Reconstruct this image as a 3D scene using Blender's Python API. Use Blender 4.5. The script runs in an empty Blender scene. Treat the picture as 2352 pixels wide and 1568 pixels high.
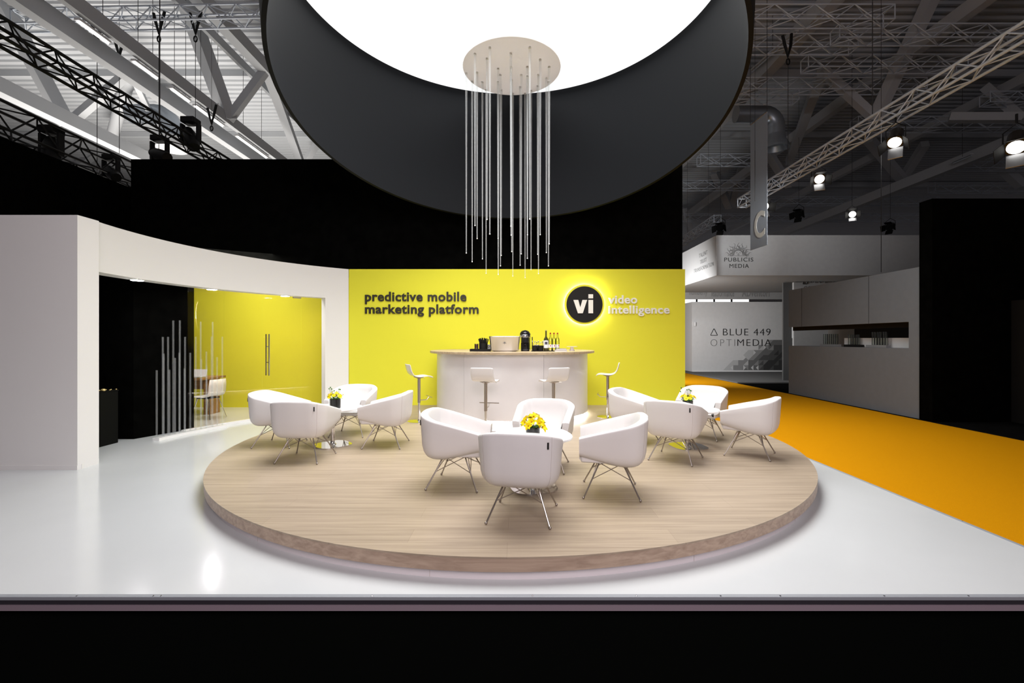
import bpy, math, random
from math import pi, sin, cos, radians as R
from mathutils import Vector, Matrix
random.seed(7)
S = bpy.context.scene
COL = S.collection

# ------------------------------------------------------------------ camera
F, VX, VY, EYE = 1045.0, 1188.0, 779.0, 1.68
cam = bpy.data.cameras.new('camera'); cam.sensor_width = 36; cam.lens = 36*F/2352
cam.shift_x = -(VX-1176)/2352; cam.shift_y = -(784-VY)/2352
cam.clip_end = 300; cam.clip_start = .05
co = bpy.data.objects.new('camera', cam); COL.objects.link(co)
co.location = (0, 0, EYE); co.rotation_euler = (pi/2, 0, 0)
S.camera = co
S.view_settings.view_transform = 'Standard'; S.view_settings.look = 'None'
S.view_settings.exposure = 0; S.view_settings.gamma = 1
# ------------------------------------------------------------------ world + light ceiling lamp and added fill lights
w = bpy.data.worlds.new('hall_ambient'); S.world = w; w.use_nodes = True
w.node_tree.nodes['Background'].inputs[0].default_value = (1, .9, .93, 1)
w.node_tree.nodes['Background'].inputs[1].default_value = .10

def area(name, loc, aim, size, power, color=(1, 1, 1), size_y=None, spread=180):
    l = bpy.data.lights.new(name, 'AREA'); l.energy = power; l.color = color; l.size = size
    if size_y: l.shape = 'RECTANGLE'; l.size_y = size_y
    l.spread = R(spread)
    o = bpy.data.objects.new(name, l); COL.objects.link(o); o.location = loc
    o.rotation_euler = (Vector(aim)-Vector(loc)).to_track_quat('-Z', 'Y').to_euler()
    return o
DISC_L = 1.12
# the LED modules of the big drum's light ceiling, which throw their light downwards
lc = area('light_ceiling_lamp', (-.135, 6.63, EYE+5.285), (-.135, 6.63, 0), 6.2, 490, (1, .985, .96), None, 124)
lc.data.shape = 'DISK'
area('front_fill', (1.0, -3.5, 5.2), (0, 6, .6), 3.5, 490, (1, .88, .91))  # added fill from behind the camera for the chair backs
area('yellow_wall_fill', (-.6, 7.2, 4.0), (-.6, 10.4, 1.6), 5.5, 20, (1, .98, .93), .4, 150)  # added light brightening the yellow wall, no fitting belongs to it
area('wing_wall_fill', (-1.2, 5.2, 4.6), (-5.5, 8.0, 1.8), 1.6, 44, (1, 1, 1), None, 120)  # fill put in to lift the curved wing wall
area('meeting_room_fill', (-6.3, 10.0, 3.6), (-6.6, 10.8, 0), 1.6, 105, (1, .98, .92))  # unseen light added to brighten the yellow room
area('roof_fill', (-17, 20, 1.2), (-15.5, 20.5, 13.5), 9, 1350, (1, .94, .87), None, 120)  # invented upward fill that brightens the left roof
area('stand_wall_fill', (4.9, 17.6, 2.4), (11.6, 24.3, 1.8), 1.0, 300, (1, 1, 1), None, 140)  # added light for the grey stand wall, hidden behind the yellow wall
area('banner_fill', (7.2, 9.0, 5.5), (7.42, 14, 5.3), .3, 14, (.95, .98, 1), None, 34)  # extra narrow beam added to lift the banner, no fixture modelled
area('neighbour_fill', (9.5, 12.5, 7.5), (11.5, 24, 2), 2, 38, (1, 1, 1), None, 110)  # made-up overhead fill for the neighbouring stands
area('carpet_fill', (4.8, 10.5, 7.5), (5.2, 9.0, 0), 2.5, 170, (1, .97, .93), None, 110)  # fill added over the aisle to light the orange carpet

# ------------------------------------------------------------------ helpers
def at(x, y, d):
    return Vector(((x-VX)*d/F, d, EYE-(y-VY)*d/F))

class MB:
    def __init__(s): s.v = []; s.f = []; s.m = []
    def add(s, vs, fs, mi=0):
        b = len(s.v); s.v += [tuple(p) for p in vs]
        s.f += [tuple(i+b for i in f) for f in fs]; s.m += [mi]*len(fs); return s
    def box(s, a, b, mi=0):
        x0, y0, z0 = a; x1, y1, z1 = b
        return s.add([(x0,y0,z0),(x1,y0,z0),(x1,y1,z0),(x0,y1,z0),(x0,y0,z1),(x1,y0,z1),(x1,y1,z1),(x0,y1,z1)],
                     [(0,3,2,1),(4,5,6,7),(0,1,5,4),(1,2,6,5),(2,3,7,6),(3,0,4,7)], mi)
    def obox(s, c, ex, ey, ez, mi=0):
        c = Vector(c); P = []
        for k in (-1, 1):
            for i, j in ((-1,-1),(1,-1),(1,1),(-1,1)): P.append(c+i*Vector(ex)+j*Vector(ey)+k*Vector(ez))
        return s.add(P, [(0,3,2,1),(4,5,6,7),(0,1,5,4),(1,2,6,5),(2,3,7,6),(3,0,4,7)], mi)
    def beam(s, p, q, w, h, mi=0):
        p = Vector(p); q = Vector(q); d = (q-p); up = Vector((0,0,1))
        if abs(d.normalized().z) > .98: up = Vector((0,1,0))
        sx = d.cross(up).normalized()*w/2; sz = sx.cross(d).normalized()*h/2
        return s.obox((p+q)/2, sx, d/2, sz, mi)
    def tube(s, pts, r, n=8, cap=True, mi=0):
        pts = [Vector(p) for p in pts]; N = len(pts)
        rs = r if isinstance(r, (list, tuple)) else [r]*N
        V = []; ref = None
        for i, p in enumerate(pts):
            t = (pts[min(i+1, N-1)]-pts[max(i-1, 0)]).normalized()
            if ref is None: ref = Vector((0,0,1)) if abs(t.z) < .9 else Vector((1,0,0))
            a = (ref-t*ref.dot(t)).normalized(); b = t.cross(a); ref = a
            for k in range(n): V.append(p+(a*cos(2*pi*k/n)+b*sin(2*pi*k/n))*rs[i])
        Fc = [(i*n+k, i*n+(k+1)%n, (i+1)*n+(k+1)%n, (i+1)*n+k) for i in range(N-1) for k in range(n)]
        if cap: Fc += [tuple(range(n))[::-1], tuple((N-1)*n+k for k in range(n))]
        return s.add(V, Fc, mi)
    def lathe(s, prof, c=(0,0,0), n=32, mi=0, cap=True):
        V = []; cx, cy, cz = c; N = len(prof)
        for r, z in prof:
            for k in range(n): V.append((cx+r*cos(2*pi*k/n), cy+r*sin(2*pi*k/n), cz+z))
        Fc = [(i*n+k, i*n+(k+1)%n, (i+1)*n+(k+1)%n, (i+1)*n+k) for i in range(N-1) for k in range(n)]
        if cap: Fc += [tuple(range(n))[::-1], tuple((N-1)*n+k for k in range(n))]
        return s.add(V, Fc, mi)
    def prism(s, pts, z0, z1, mi=0):
        n = len(pts)
        return s.add([(x,y,z0) for x,y in pts]+[(x,y,z1) for x,y in pts],
                     [tuple(range(n))[::-1], tuple(range(n,2*n))]+[(k,(k+1)%n,n+(k+1)%n,n+k) for k in range(n)], mi)
    def ball(s, c, r, n=10, m=6, sz=1.0, mi=0):
        return s.lathe([(max(1e-4, r*sin(pi*i/m)), -r*cos(pi*i/m)*sz) for i in range(m+1)], c, n, mi)
    def sheet(s, pa, pb, t):           # pa/pb: two rails in 3D (lists of Vectors) swept into a solid of offset vectors t[i]
        n = len(pa); V = list(pa)+list(pb)+[pb[i]+t[i] for i in range(n)]+[pa[i]+t[i] for i in range(n)]
        Fc = []
        for i in range(n-1):
            for a in range(4):
                b = (a+1) % 4
                Fc.append((a*n+i, a*n+i+1, b*n+i+1, b*n+i))
        Fc += [(0, n, 2*n, 3*n), (n-1, 4*n-1, 3*n-1, 2*n-1)]
        return s.add(V, Fc)
    def build(s, name, mat, parent=None, smooth=False, bevel=0, angle=35, seg=2):
        me = bpy.data.meshes.new(name); me.from_pydata(s.v, [], s.f)
        mats = mat if isinstance(mat, (list, tuple)) else [mat]
        for m in mats: me.materials.append(m)
        if len(mats) > 1: me.polygons.foreach_set('material_index', s.m)
        import bmesh
        bm = bmesh.new(); bm.from_mesh(me); bmesh.ops.recalc_face_normals(bm, faces=bm.faces); bm.to_mesh(me); bm.free()
        if smooth:
            me.polygons.foreach_set('use_smooth', [True]*len(me.polygons))
            try: me.set_sharp_from_angle(angle=R(angle))
            except Exception: pass
        me.update()
        o = bpy.data.objects.new(name, me); COL.objects.link(o)
        if parent: o.parent = parent
        if bevel:
            b = o.modifiers.new('bevel', 'BEVEL'); b.width = bevel; b.segments = seg; b.limit_method = 'ANGLE'; b.angle_limit = R(40)
        return o

def tag(o, label=None, cat=None, group=None, kind=None):
    if label: o['label'] = label
    if cat: o['category'] = cat
    if group: o['group'] = group
    if kind: o['kind'] = kind
    return o
def thing(name, label, cat, loc=(0,0,0), rz=0, group=None):
    o = bpy.data.objects.new(name, None); COL.objects.link(o); o.empty_display_size = .1
    o.location = loc; o.rotation_euler = (0, 0, rz)
    return tag(o, label, cat, group)
def dup(root, loc, rz, label, group=None):
    def cp(o, par):
        c = o.copy(); COL.objects.link(c); c.parent = par
        for ch in list(o.children): cp(ch, c)
        return c
    r = cp(root, None); r.location = loc; r.rotation_euler = (0, 0, rz); r['label'] = label
    if group: r['group'] = group
    return r

# ------------------------------------------------------------------ materials
def mat(name, col, rough=.5, metal=0, spec=.5, bump=0, bscale=80, var=0, vscale=6, coat=0, emit=None, es=0):
    m = bpy.data.materials.new(name); m.use_nodes = True; nt = m.node_tree; b = nt.nodes['Principled BSDF']
    b.inputs['Base Color'].default_value = (*col, 1); b.inputs['Roughness'].default_value = rough
    b.inputs['Metallic'].default_value = metal; b.inputs['Specular IOR Level'].default_value = spec
    b.inputs['Coat Weight'].default_value = coat
    tc = nt.nodes.new('ShaderNodeTexCoord')
    if var:
        n = nt.nodes.new('ShaderNodeTexNoise'); n.inputs['Scale'].default_value = vscale; n.inputs['Detail'].default_value = 4
        r = nt.nodes.new('ShaderNodeValToRGB')
        r.color_ramp.elements[0].color = (*[c*(1-var) for c in col], 1); r.color_ramp.elements[0].position = .3
        r.color_ramp.elements[1].color = (*[min(1, c*(1+var)) for c in col], 1); r.color_ramp.elements[1].position = .7
        nt.links.new(tc.outputs['Object'], n.inputs['Vector']); nt.links.new(n.outputs['Fac'], r.inputs['Fac'])
        nt.links.new(r.outputs['Color'], b.inputs['Base Color'])
    if bump:
        n = nt.nodes.new('ShaderNodeTexNoise'); n.inputs['Scale'].default_value = bscale; n.inputs['Detail'].default_value = 3
        bp = nt.nodes.new('ShaderNodeBump'); bp.inputs['Strength'].default_value = bump; bp.inputs['Distance'].default_value = .01
        nt.links.new(tc.outputs['Object'], n.inputs['Vector']); nt.links.new(n.outputs['Fac'], bp.inputs['Height'])
        nt.links.new(bp.outputs['Normal'], b.inputs['Normal'])
    if emit:
        b.inputs['Emission Color'].default_value = (*emit, 1); b.inputs['Emission Strength'].default_value = es
    return m
def glassy(name, col, k, rough=.02):      # clear sheet: transparent + fresnel gloss
    m = bpy.data.materials.new(name); m.use_nodes = True; nt = m.node_tree; nt.nodes.clear()
    o = nt.nodes.new('ShaderNodeOutputMaterial'); mx = nt.nodes.new('ShaderNodeMixShader')
    t = nt.nodes.new('ShaderNodeBsdfTransparent'); t.inputs[0].default_value = (*col, 1)
    g = nt.nodes.new('ShaderNodeBsdfGlossy'); g.inputs['Roughness'].default_value = rough
    lw = nt.nodes.new('ShaderNodeFresnel'); lw.inputs['IOR'].default_value = 1.5
    mu = nt.nodes.new('ShaderNodeMath'); mu.operation = 'MULTIPLY'; mu.inputs[1].default_value = k; mu.use_clamp = True
    nt.links.new(lw.outputs[0], mu.inputs[0]); nt.links.new(mu.outputs[0], mx.inputs[0])
    nt.links.new(t.outputs[0], mx.inputs[1]); nt.links.new(g.outputs[0], mx.inputs[2]); nt.links.new(mx.outputs[0], o.inputs[0])
    return m
def wood(name, c0, c1, sc=(1.0, 1.0, 1.0), rough=.42, plank=True):
    m = bpy.data.materials.new(name); m.use_nodes = True; nt = m.node_tree; b = nt.nodes['Principled BSDF']; L = nt.links
    tc = nt.nodes.new('ShaderNodeTexCoord'); mp = nt.nodes.new('ShaderNodeMapping'); mp.inputs['Scale'].default_value = (sc[0]*.55, sc[1]*17, sc[2]*17)
    L.new(tc.outputs['Object'], mp.inputs['Vector'])
    n = nt.nodes.new('ShaderNodeTexNoise'); n.inputs['Scale'].default_value = 1.6; n.inputs['Detail'].default_value = 7; n.inputs['Roughness'].default_value = .62; n.inputs['Distortion'].default_value = .5
    L.new(mp.outputs[0], n.inputs['Vector'])
    r = nt.nodes.new('ShaderNodeValToRGB'); e = r.color_ramp.elements
    e[0].position = .28; e[0].color = (*c0, 1); e[1].position = .62; e[1].color = (*c1, 1)
    L.new(n.outputs['Fac'], r.inputs['Fac']); out = r.outputs['Color']
    if plank:
        bk = nt.nodes.new('ShaderNodeTexBrick'); bk.inputs['Scale'].default_value = 1
        bk.inputs['Brick Width'].default_value = 2.0; bk.inputs['Row Height'].default_value = .235; bk.inputs['Mortar Size'].default_value = .0012
        bk.inputs['Color1'].default_value = (1, 1, 1, 1); bk.inputs['Color2'].default_value = (.90, .90, .90, 1); bk.inputs['Mortar'].default_value = (.72, .7, .68, 1)
        bk.offset = .37
        L.new(tc.outputs['Object'], bk.inputs['Vector'])
        mx = nt.nodes.new('ShaderNodeMixRGB'); mx.blend_type = 'MULTIPLY'; mx.inputs[0].default_value = 1
        L.new(out, mx.inputs[1]); L.new(bk.outputs['Color'], mx.inputs[2]); out = mx.outputs[0]
    L.new(out, b.inputs['Base Color']); b.inputs['Roughness'].default_value = rough; b.inputs['Specular IOR Level'].default_value = .35
    bp = nt.nodes.new('ShaderNodeBump'); bp.inputs['Strength'].default_value = .12; bp.inputs['Distance'].default_value = .004
    L.new(n.outputs['Fac'], bp.inputs['Height']); L.new(bp.outputs['Normal'], b.inputs['Normal'])
    return m
def light(name, col, s):
    m = bpy.data.materials.new(name); m.use_nodes = True; nt = m.node_tree; nt.nodes.clear()
    o = nt.nodes.new('ShaderNodeOutputMaterial'); e = nt.nodes.new('ShaderNodeEmission'); e.inputs[0].default_value = (*col, 1); e.inputs[1].default_value = s
    nt.links.new(e.outputs[0], o.inputs[0]); return m

M = {}
M['white_floor'] = mat('white_floor', (.61, .635, .65), .15, spec=.5, var=.02, vscale=1.2)
M['white_wall'] = mat('white_wall', (.80, .79, .78), .6, spec=.2, bump=.02)
M['yellow'] = mat('yellow_paint', (.73, .70, .046), .6, spec=.12, bump=.03, bscale=200)
M['black_wall'] = mat('black_cloth', (.0022, .0022, .002), .95, spec=.0, var=.3)
M['black_floor'] = mat('black_carpet', (.0011, .0012, .0011), .95, spec=.0, var=.4, vscale=300, bump=.2, bscale=600)
M['orange'] = mat('orange_carpet', (.58, .25, .002), .95, spec=.03, var=.10, vscale=240, bump=.3, bscale=500)
M['grey_floor'] = mat('grey_carpet', (.14, .14, .14), .95, spec=.05, var=.15, vscale=60)
M['dark_floor'] = mat('dark_carpet', (.005, .005, .005), .95, spec=.0, var=.2)
M['deck_wood'] = wood('oak_deck', (.30, .235, .17), (.44, .355, .265))
M['edge_wood'] = wood('oak_edge', (.30, .21, .155), (.46, .345, .26), plank=False)
M['top_wood'] = wood('oak_counter', (.34, .25, .15), (.52, .41, .27), plank=False)
M['table_wood'] = wood('walnut_table', (.20, .10, .03), (.36, .2, .07), plank=False)
M['base_white'] = mat('plinth_white', (.72, .68, .70), .45, spec=.3)
M['alu'] = mat('aluminium', (.55, .56, .58), .35, 1)
M['lip_grey'] = mat('lip_grey', (.30, .32, .35), .5, .1)
M['alu_dark'] = mat('dark_profile', (.045, .04, .05), .4, .3)
M['alu_rose'] = mat('rail_profile', (.30, .24, .28), .5, .2)
M['leather'] = mat('white_leather', (.765, .75, .742), .48, spec=.35, bump=.05, bscale=300)
M['seam'] = mat('grey_seam', (.58, .53, .51), .7)
M['chrome'] = mat('chrome', (.78, .78, .80), .06, 1)
M['leg_steel'] = mat('leg_steel', (.44, .40, .37), .34, 1)
M['steel'] = mat('brushed_steel', (.50, .455, .41), .32, 1)
M['bucket'] = mat('bucket_steel', (.62, .62, .63), .3, 1)
M['tag'] = mat('black_label', (.01, .008, .008), .6)
M['white_gloss'] = mat('white_laminate', (.86, .86, .86), .18, spec=.5)
M['bar_white'] = mat('frosted_panel', (.76, .745, .75), .28, spec=.4, var=.03, vscale=2)
M['led'] = light('led_strip', (1, .99, .97), 26)
M['disc'] = light('stretch_ceiling', (1, 1, 1), DISC_L)
M['drum_in'] = mat('drum_black', (.0125, .0135, .0155), .6, spec=.03)
M['drum_out'] = mat('drum_rim', (.004, .004, .004), .5, spec=.1)
M['white_clay'] = mat('canopy_white', (.90, .88, .87), .6, spec=.2)
m = mat('canopy_acrylic', (.90, .88, .87), .6, spec=.2); M['canopy'] = m; nt = m.node_tree
tl_ = nt.nodes.new('ShaderNodeBsdfTranslucent'); tl_.inputs[0].default_value = (.92, .90, .90, 1); mx = nt.nodes.new('ShaderNodeMixShader'); mx.inputs[0].default_value = .17
nt.links.new(nt.nodes['Principled BSDF'].outputs[0], mx.inputs[1]); nt.links.new(tl_.outputs[0], mx.inputs[2]); nt.links.new(mx.outputs[0], nt.nodes['Material Output'].inputs[0])
def frosted(name, fac, col=(.93, .95, .97)):
    m = mat(name, col, .22, spec=.6); nt = m.node_tree; t_ = nt.nodes.new('ShaderNodeBsdfTransparent'); t_.inputs[0].default_value = (.97, .98, .98, 1)
    x_ = nt.nodes.new('ShaderNodeMixShader'); x_.inputs[0].default_value = fac
    nt.links.new(t_.outputs[0], x_.inputs[1]); nt.links.new(nt.nodes['Principled BSDF'].outputs[0], x_.inputs[2]); nt.links.new(x_.outputs[0], nt.nodes['Material Output'].inputs[0]); return m
M['rod'] = frosted('acrylic_rod', .17)
M['floor_rod'] = frosted('clear_rod', .075)
M['tip'] = mat('rod_tip', (.9, .9, .9), .25, spec=.6, emit=(1, 1, 1), es=.35)
M['glass'] = glassy('clear_glass', (.965, .93, .90), .14, .01)
M['black_gloss'] = mat('black_gloss', (.008, .008, .008), .22, spec=.5)
M['black_matt'] = mat('black_matt', (.010, .0095, .009), .6, spec=.2)
M['halo'] = light('halo_light', (1, .95, .70), 120)
M['letter_dark'] = mat('letter_dark', (.018, .014, .006), .5)
M['letter_white'] = mat('letter_white', (.78, .77, .70), .45)
M['petal'] = mat('yellow_petal', (.86, .66, .004), .5, spec=.2, var=.15, vscale=40)
M['core'] = mat('flower_core', (.45, .14, .01), .7)
M['leaf'] = mat('green_leaf', (.06, .17, .02), .5, var=.3, vscale=30)
M['down'] = light('downlight', (1, 1, 1), 110)
M['wine'] = mat('wine_glass', (.035, .035, .008), .08, spec=.6)
M['clear'] = glassy('bottle_glass', (.95, .97, .95), 1.3, .03)
M['paper'] = mat('paper_label', (.80, .80, .80), .6)
M['paper_red'] = mat('red_print', (.5, .03, .04), .6)
M['paper_dark'] = mat('dark_print', (.05, .05, .09), .6)
M['cap_red'] = mat('red_cap', (.35, .015, .015), .4)
M['brown'] = mat('brown_sugar', (.2, .09, .05), .7)
M['grey_book'] = mat('grey_book', (.25, .24, .25), .6)
M['grey_book2'] = mat('light_book', (.45, .44, .45), .6)
M['counter_black'] = mat('counter_black', (.003, .003, .0028), .7, spec=.1)
M['gold'] = mat('gold_foil', (.75, .58, .25), .35, .6)
M['dark_plastic'] = mat('dark_plastic', (.012, .012, .013), .18, spec=.5)
M['roof'] = mat('roof_deck', (.52, .54, .565), .6, spec=.2)
M['roof_steel'] = mat('roof_steel', (.55, .57, .595), .5, spec=.3)
M['tube'] = light('tube_lamp', (1, 1, 1), 4)
M['truss_black'] = mat('truss_black', (.006, .006, .006), .5, spec=.3)
M['truss_alu'] = mat('truss_alu', (.66, .72, .80), .35, .15)
M['duct'] = mat('duct_metal', (.38, .42, .47), .35, .7)
M['banner'] = mat('banner_grey', (.36, .40, .45), .8)
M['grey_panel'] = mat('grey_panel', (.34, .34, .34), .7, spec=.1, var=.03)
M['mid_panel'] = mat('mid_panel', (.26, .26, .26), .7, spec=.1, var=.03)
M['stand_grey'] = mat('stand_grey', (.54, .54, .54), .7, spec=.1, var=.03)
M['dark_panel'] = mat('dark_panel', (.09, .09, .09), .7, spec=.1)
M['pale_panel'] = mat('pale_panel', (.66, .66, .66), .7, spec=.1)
M['counter_grey'] = mat('counter_grey', (.175, .195, .22), .6, spec=.15, var=.03)
M['ink'] = mat('ink_black', (.01, .01, .01), .6)
M['ink_grey'] = mat('ink_grey', (.16, .16, .16), .6)
M['ink_pale'] = mat('ink_pale', (.30, .30, .30), .6)
M['cable'] = mat('cable', (.03, .03, .03), .6)
M['lens'] = light('spot_lens', (1, .97, .92), 3)
M['daylight'] = light('daylight_pane', (1, 1, 1), 1.6)
for i in range(5): M['tri%d' % i] = mat('print_tone', (.42*(.56**i),)*3, .7, spec=.1)

# ------------------------------------------------------------------ the setting
def struct(o): o['kind'] = 'structure'; return o
PODZ = .18
struct(MB().box((-10.4, 3.0, -.09), (4.09, 11.6, 0)).build('floor', M['white_floor']))
struct(MB().box((-40, -8, -.30), (4.12, 3.0-.012, -.09)).build('floor_front', M['black_floor']))
struct(MB().box((4.13, -8, -.30), (8.83, 45, -.09)).build('floor_aisle', M['orange']))
struct(MB().box((8.83, -8, -.30), (40, 45, -.09)).build('floor_right', M['dark_floor']))
struct(MB().box((-40, 11.8, -.30), (4.13, 45, -.09)).build('floor_back', M['dark_floor']))
tr = struct(MB().box((-10.4, 2.965, -.022), (4.125, 3.0, .002)).box((4.09, 2.965, -.05), (4.125, 11.6, .002)).build('trim_1', M['lip_grey'], bevel=.003))
m = MB()
for x in (-2.88, -2.38, -2.33, -.95, 0.1, .78, 1.33, 1.72, 2.4, 2.95, 3.5): m.lathe([(.006, 0), (.006, .003), (.002, .004)], (x, 2.975, .002), 8)
for y in (4.2, 5.3, 6.4): m.lathe([(.006, 0), (.006, .003), (.002, .004)], (4.11, y, .002), 8)
m.build('screw', M['chrome'], tr)
struct(MB().box((-10.4, 2.972, -.052), (4.10, 2.999, -.023)).build('trim_2', M['alu_dark']))
struct(MB().box((-10.4, 2.965, -.0895), (4.10, 2.999, -.0535)).build('trim_3', M['alu_rose']))

# back walls
WY = 10.38
struct(MB().box((-3.84, WY, 0), (3.83, WY+.22, 3.28)).build('wall_back', M['yellow']))
struct(MB().box((-8.84, WY+.03, 3.283), (3.78, WY+.2, 5.80)).build('wall_back_upper', M['black_wall']))
struct(MB().box((-10.6, 3.0, 0), (-10.5, 12.4, 5.80)).build('wall_left_outer', M['black_wall']))
# meeting room behind the glass
struct(MB().box((-9.6, 11.25, 0), (-3.86, 11.4, 3.2)).build('wall_room', M['yellow']))
# curved wing wall with the wide opening
CX, CY, CR, CT = -1.3545, 6.7664, 4.3906, .25
def arc(a, r, z): return Vector((CX+r*cos(R(a)), CY+r*sin(R(a)), z))
def arcwall(mb, a0, a1, r0, r1, z0, z1, n):
    A = [a0+(a1-a0)*i/n for i in range(n+1)]
    mb.sheet([arc(a, r0, z0) for a in A], [arc(a, r1, z0) for a in A], [Vector((0, 0, z1-z0))]*(n+1)); return mb
A0, A1, OA, OB, OZ = 191.3, 124.6, 187.4, 131.2, 2.6
m = MB(); arcwall(m, A0, OA, CR, CR+CT, 0, OZ, 4); arcwall(m, OB, A1, CR, CR+CT, 0, OZ, 6); arcwall(m, A0, A1, CR, CR+CT, OZ, 3.28, 60)
c0 = arc(A0, CR, 0)
e0 = arc(A0, CR+CT, 0); m.box((-10.4, e0.y-.002, 0), (c0.x, c0.y+.25, 3.28))
struct(m.build('wall_left', M['white_wall'], smooth=True, angle=25))
struct(MB().box((-10.4, e0.y-.010, 0), (c0.x+.004, e0.y-.002, .06)).build('baseboard_left', M['white_wall']))
m = MB(); arcwall(m, A0, OA, CR-.008, CR-.001, 0, .06, 4)
struct(m.build('baseboard_left_curve', M['white_wall'], smooth=True))
# black room behind the wing wall
m = MB(); m.sheet([Vector((-6.46, 7.66, 0)), Vector((-6.08, 8.56, 0))], [Vector((-6.56, 7.70, 0)), Vector((-6.18, 8.60, 0))], [Vector((0, 0, 3.25))]*2)
m.box((-9.2, 7.66, 0), (-6.46, 7.74, 3.25))
struct(m.build('wall_partition', M['black_wall']))

# hall: roof, end walls
m = MB(); y = 2.0; P = []
while y < 62:
    P += [(y, 13.5), (y+.20, 13.5), (y+.235, 13.42), (y+.335, 13.42)]; y += .37
m.add([(-45, a, b) for a, b in P]+[(45, a, b) for a, b in P], [(i, i+1, len(P)+i+1, len(P)+i) for i in range(len(P)-1)])
struct(m.build('ceiling', M['roof']))
struct(MB().box((-46, 60, -.3), (46, 60.3, 14)).build('wall_hall_far', M['mid_panel']))
struct(MB().box((45.2, -8, -.3), (45.5, 60, 14)).build('wall_hall_right', M['mid_panel']))

# ------------------------------------------------------------------ podium
PX, PY, PR = -.072, 7.118, 3.985
def podring(r, z, n=160):
    pts = []
    for k in range(n):
        a = 2*pi*k/n; x = PX+r*cos(a); yy = PY+r*sin(a)
        pts.append((x, min(yy, WY-.004)))
    return pts
pod = thing('podium', 'round oak-decked podium carrying the lounge chairs and the bar', 'platform', (PX, PY, 0))
def podpart(name, r, z0, z1, mt, bev=0):
    m = MB(); m.prism([(x-PX, y-PY) for x, y in podring(r, 0)], z0, z1); return m.build(name, mt, pod, smooth=True, angle=40)
podpart('deck', PR, PODZ-.012, PODZ, M['deck_wood'])
podpart('fascia', PR-.003, PODZ-.105, PODZ-.012, M['edge_wood'])['label'] = 'darker oak edge band'
bs = podpart('plinth', PR-.05, 0, PODZ-.105, M['base_white']); bs['label'] = 'white plinth ring'
for a in (238, 262, 291, 312): q = Vector((cos(R(a)), sin(R(a)), 0)); MB().obox(q*(PR-.0495)+Vector((0, 0, .038)), q*.0008, Vector((-q.y, q.x, 0))*.002, Vector((0, 0, .036))).build('plinth_joint', M['seam'], pod)

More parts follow.
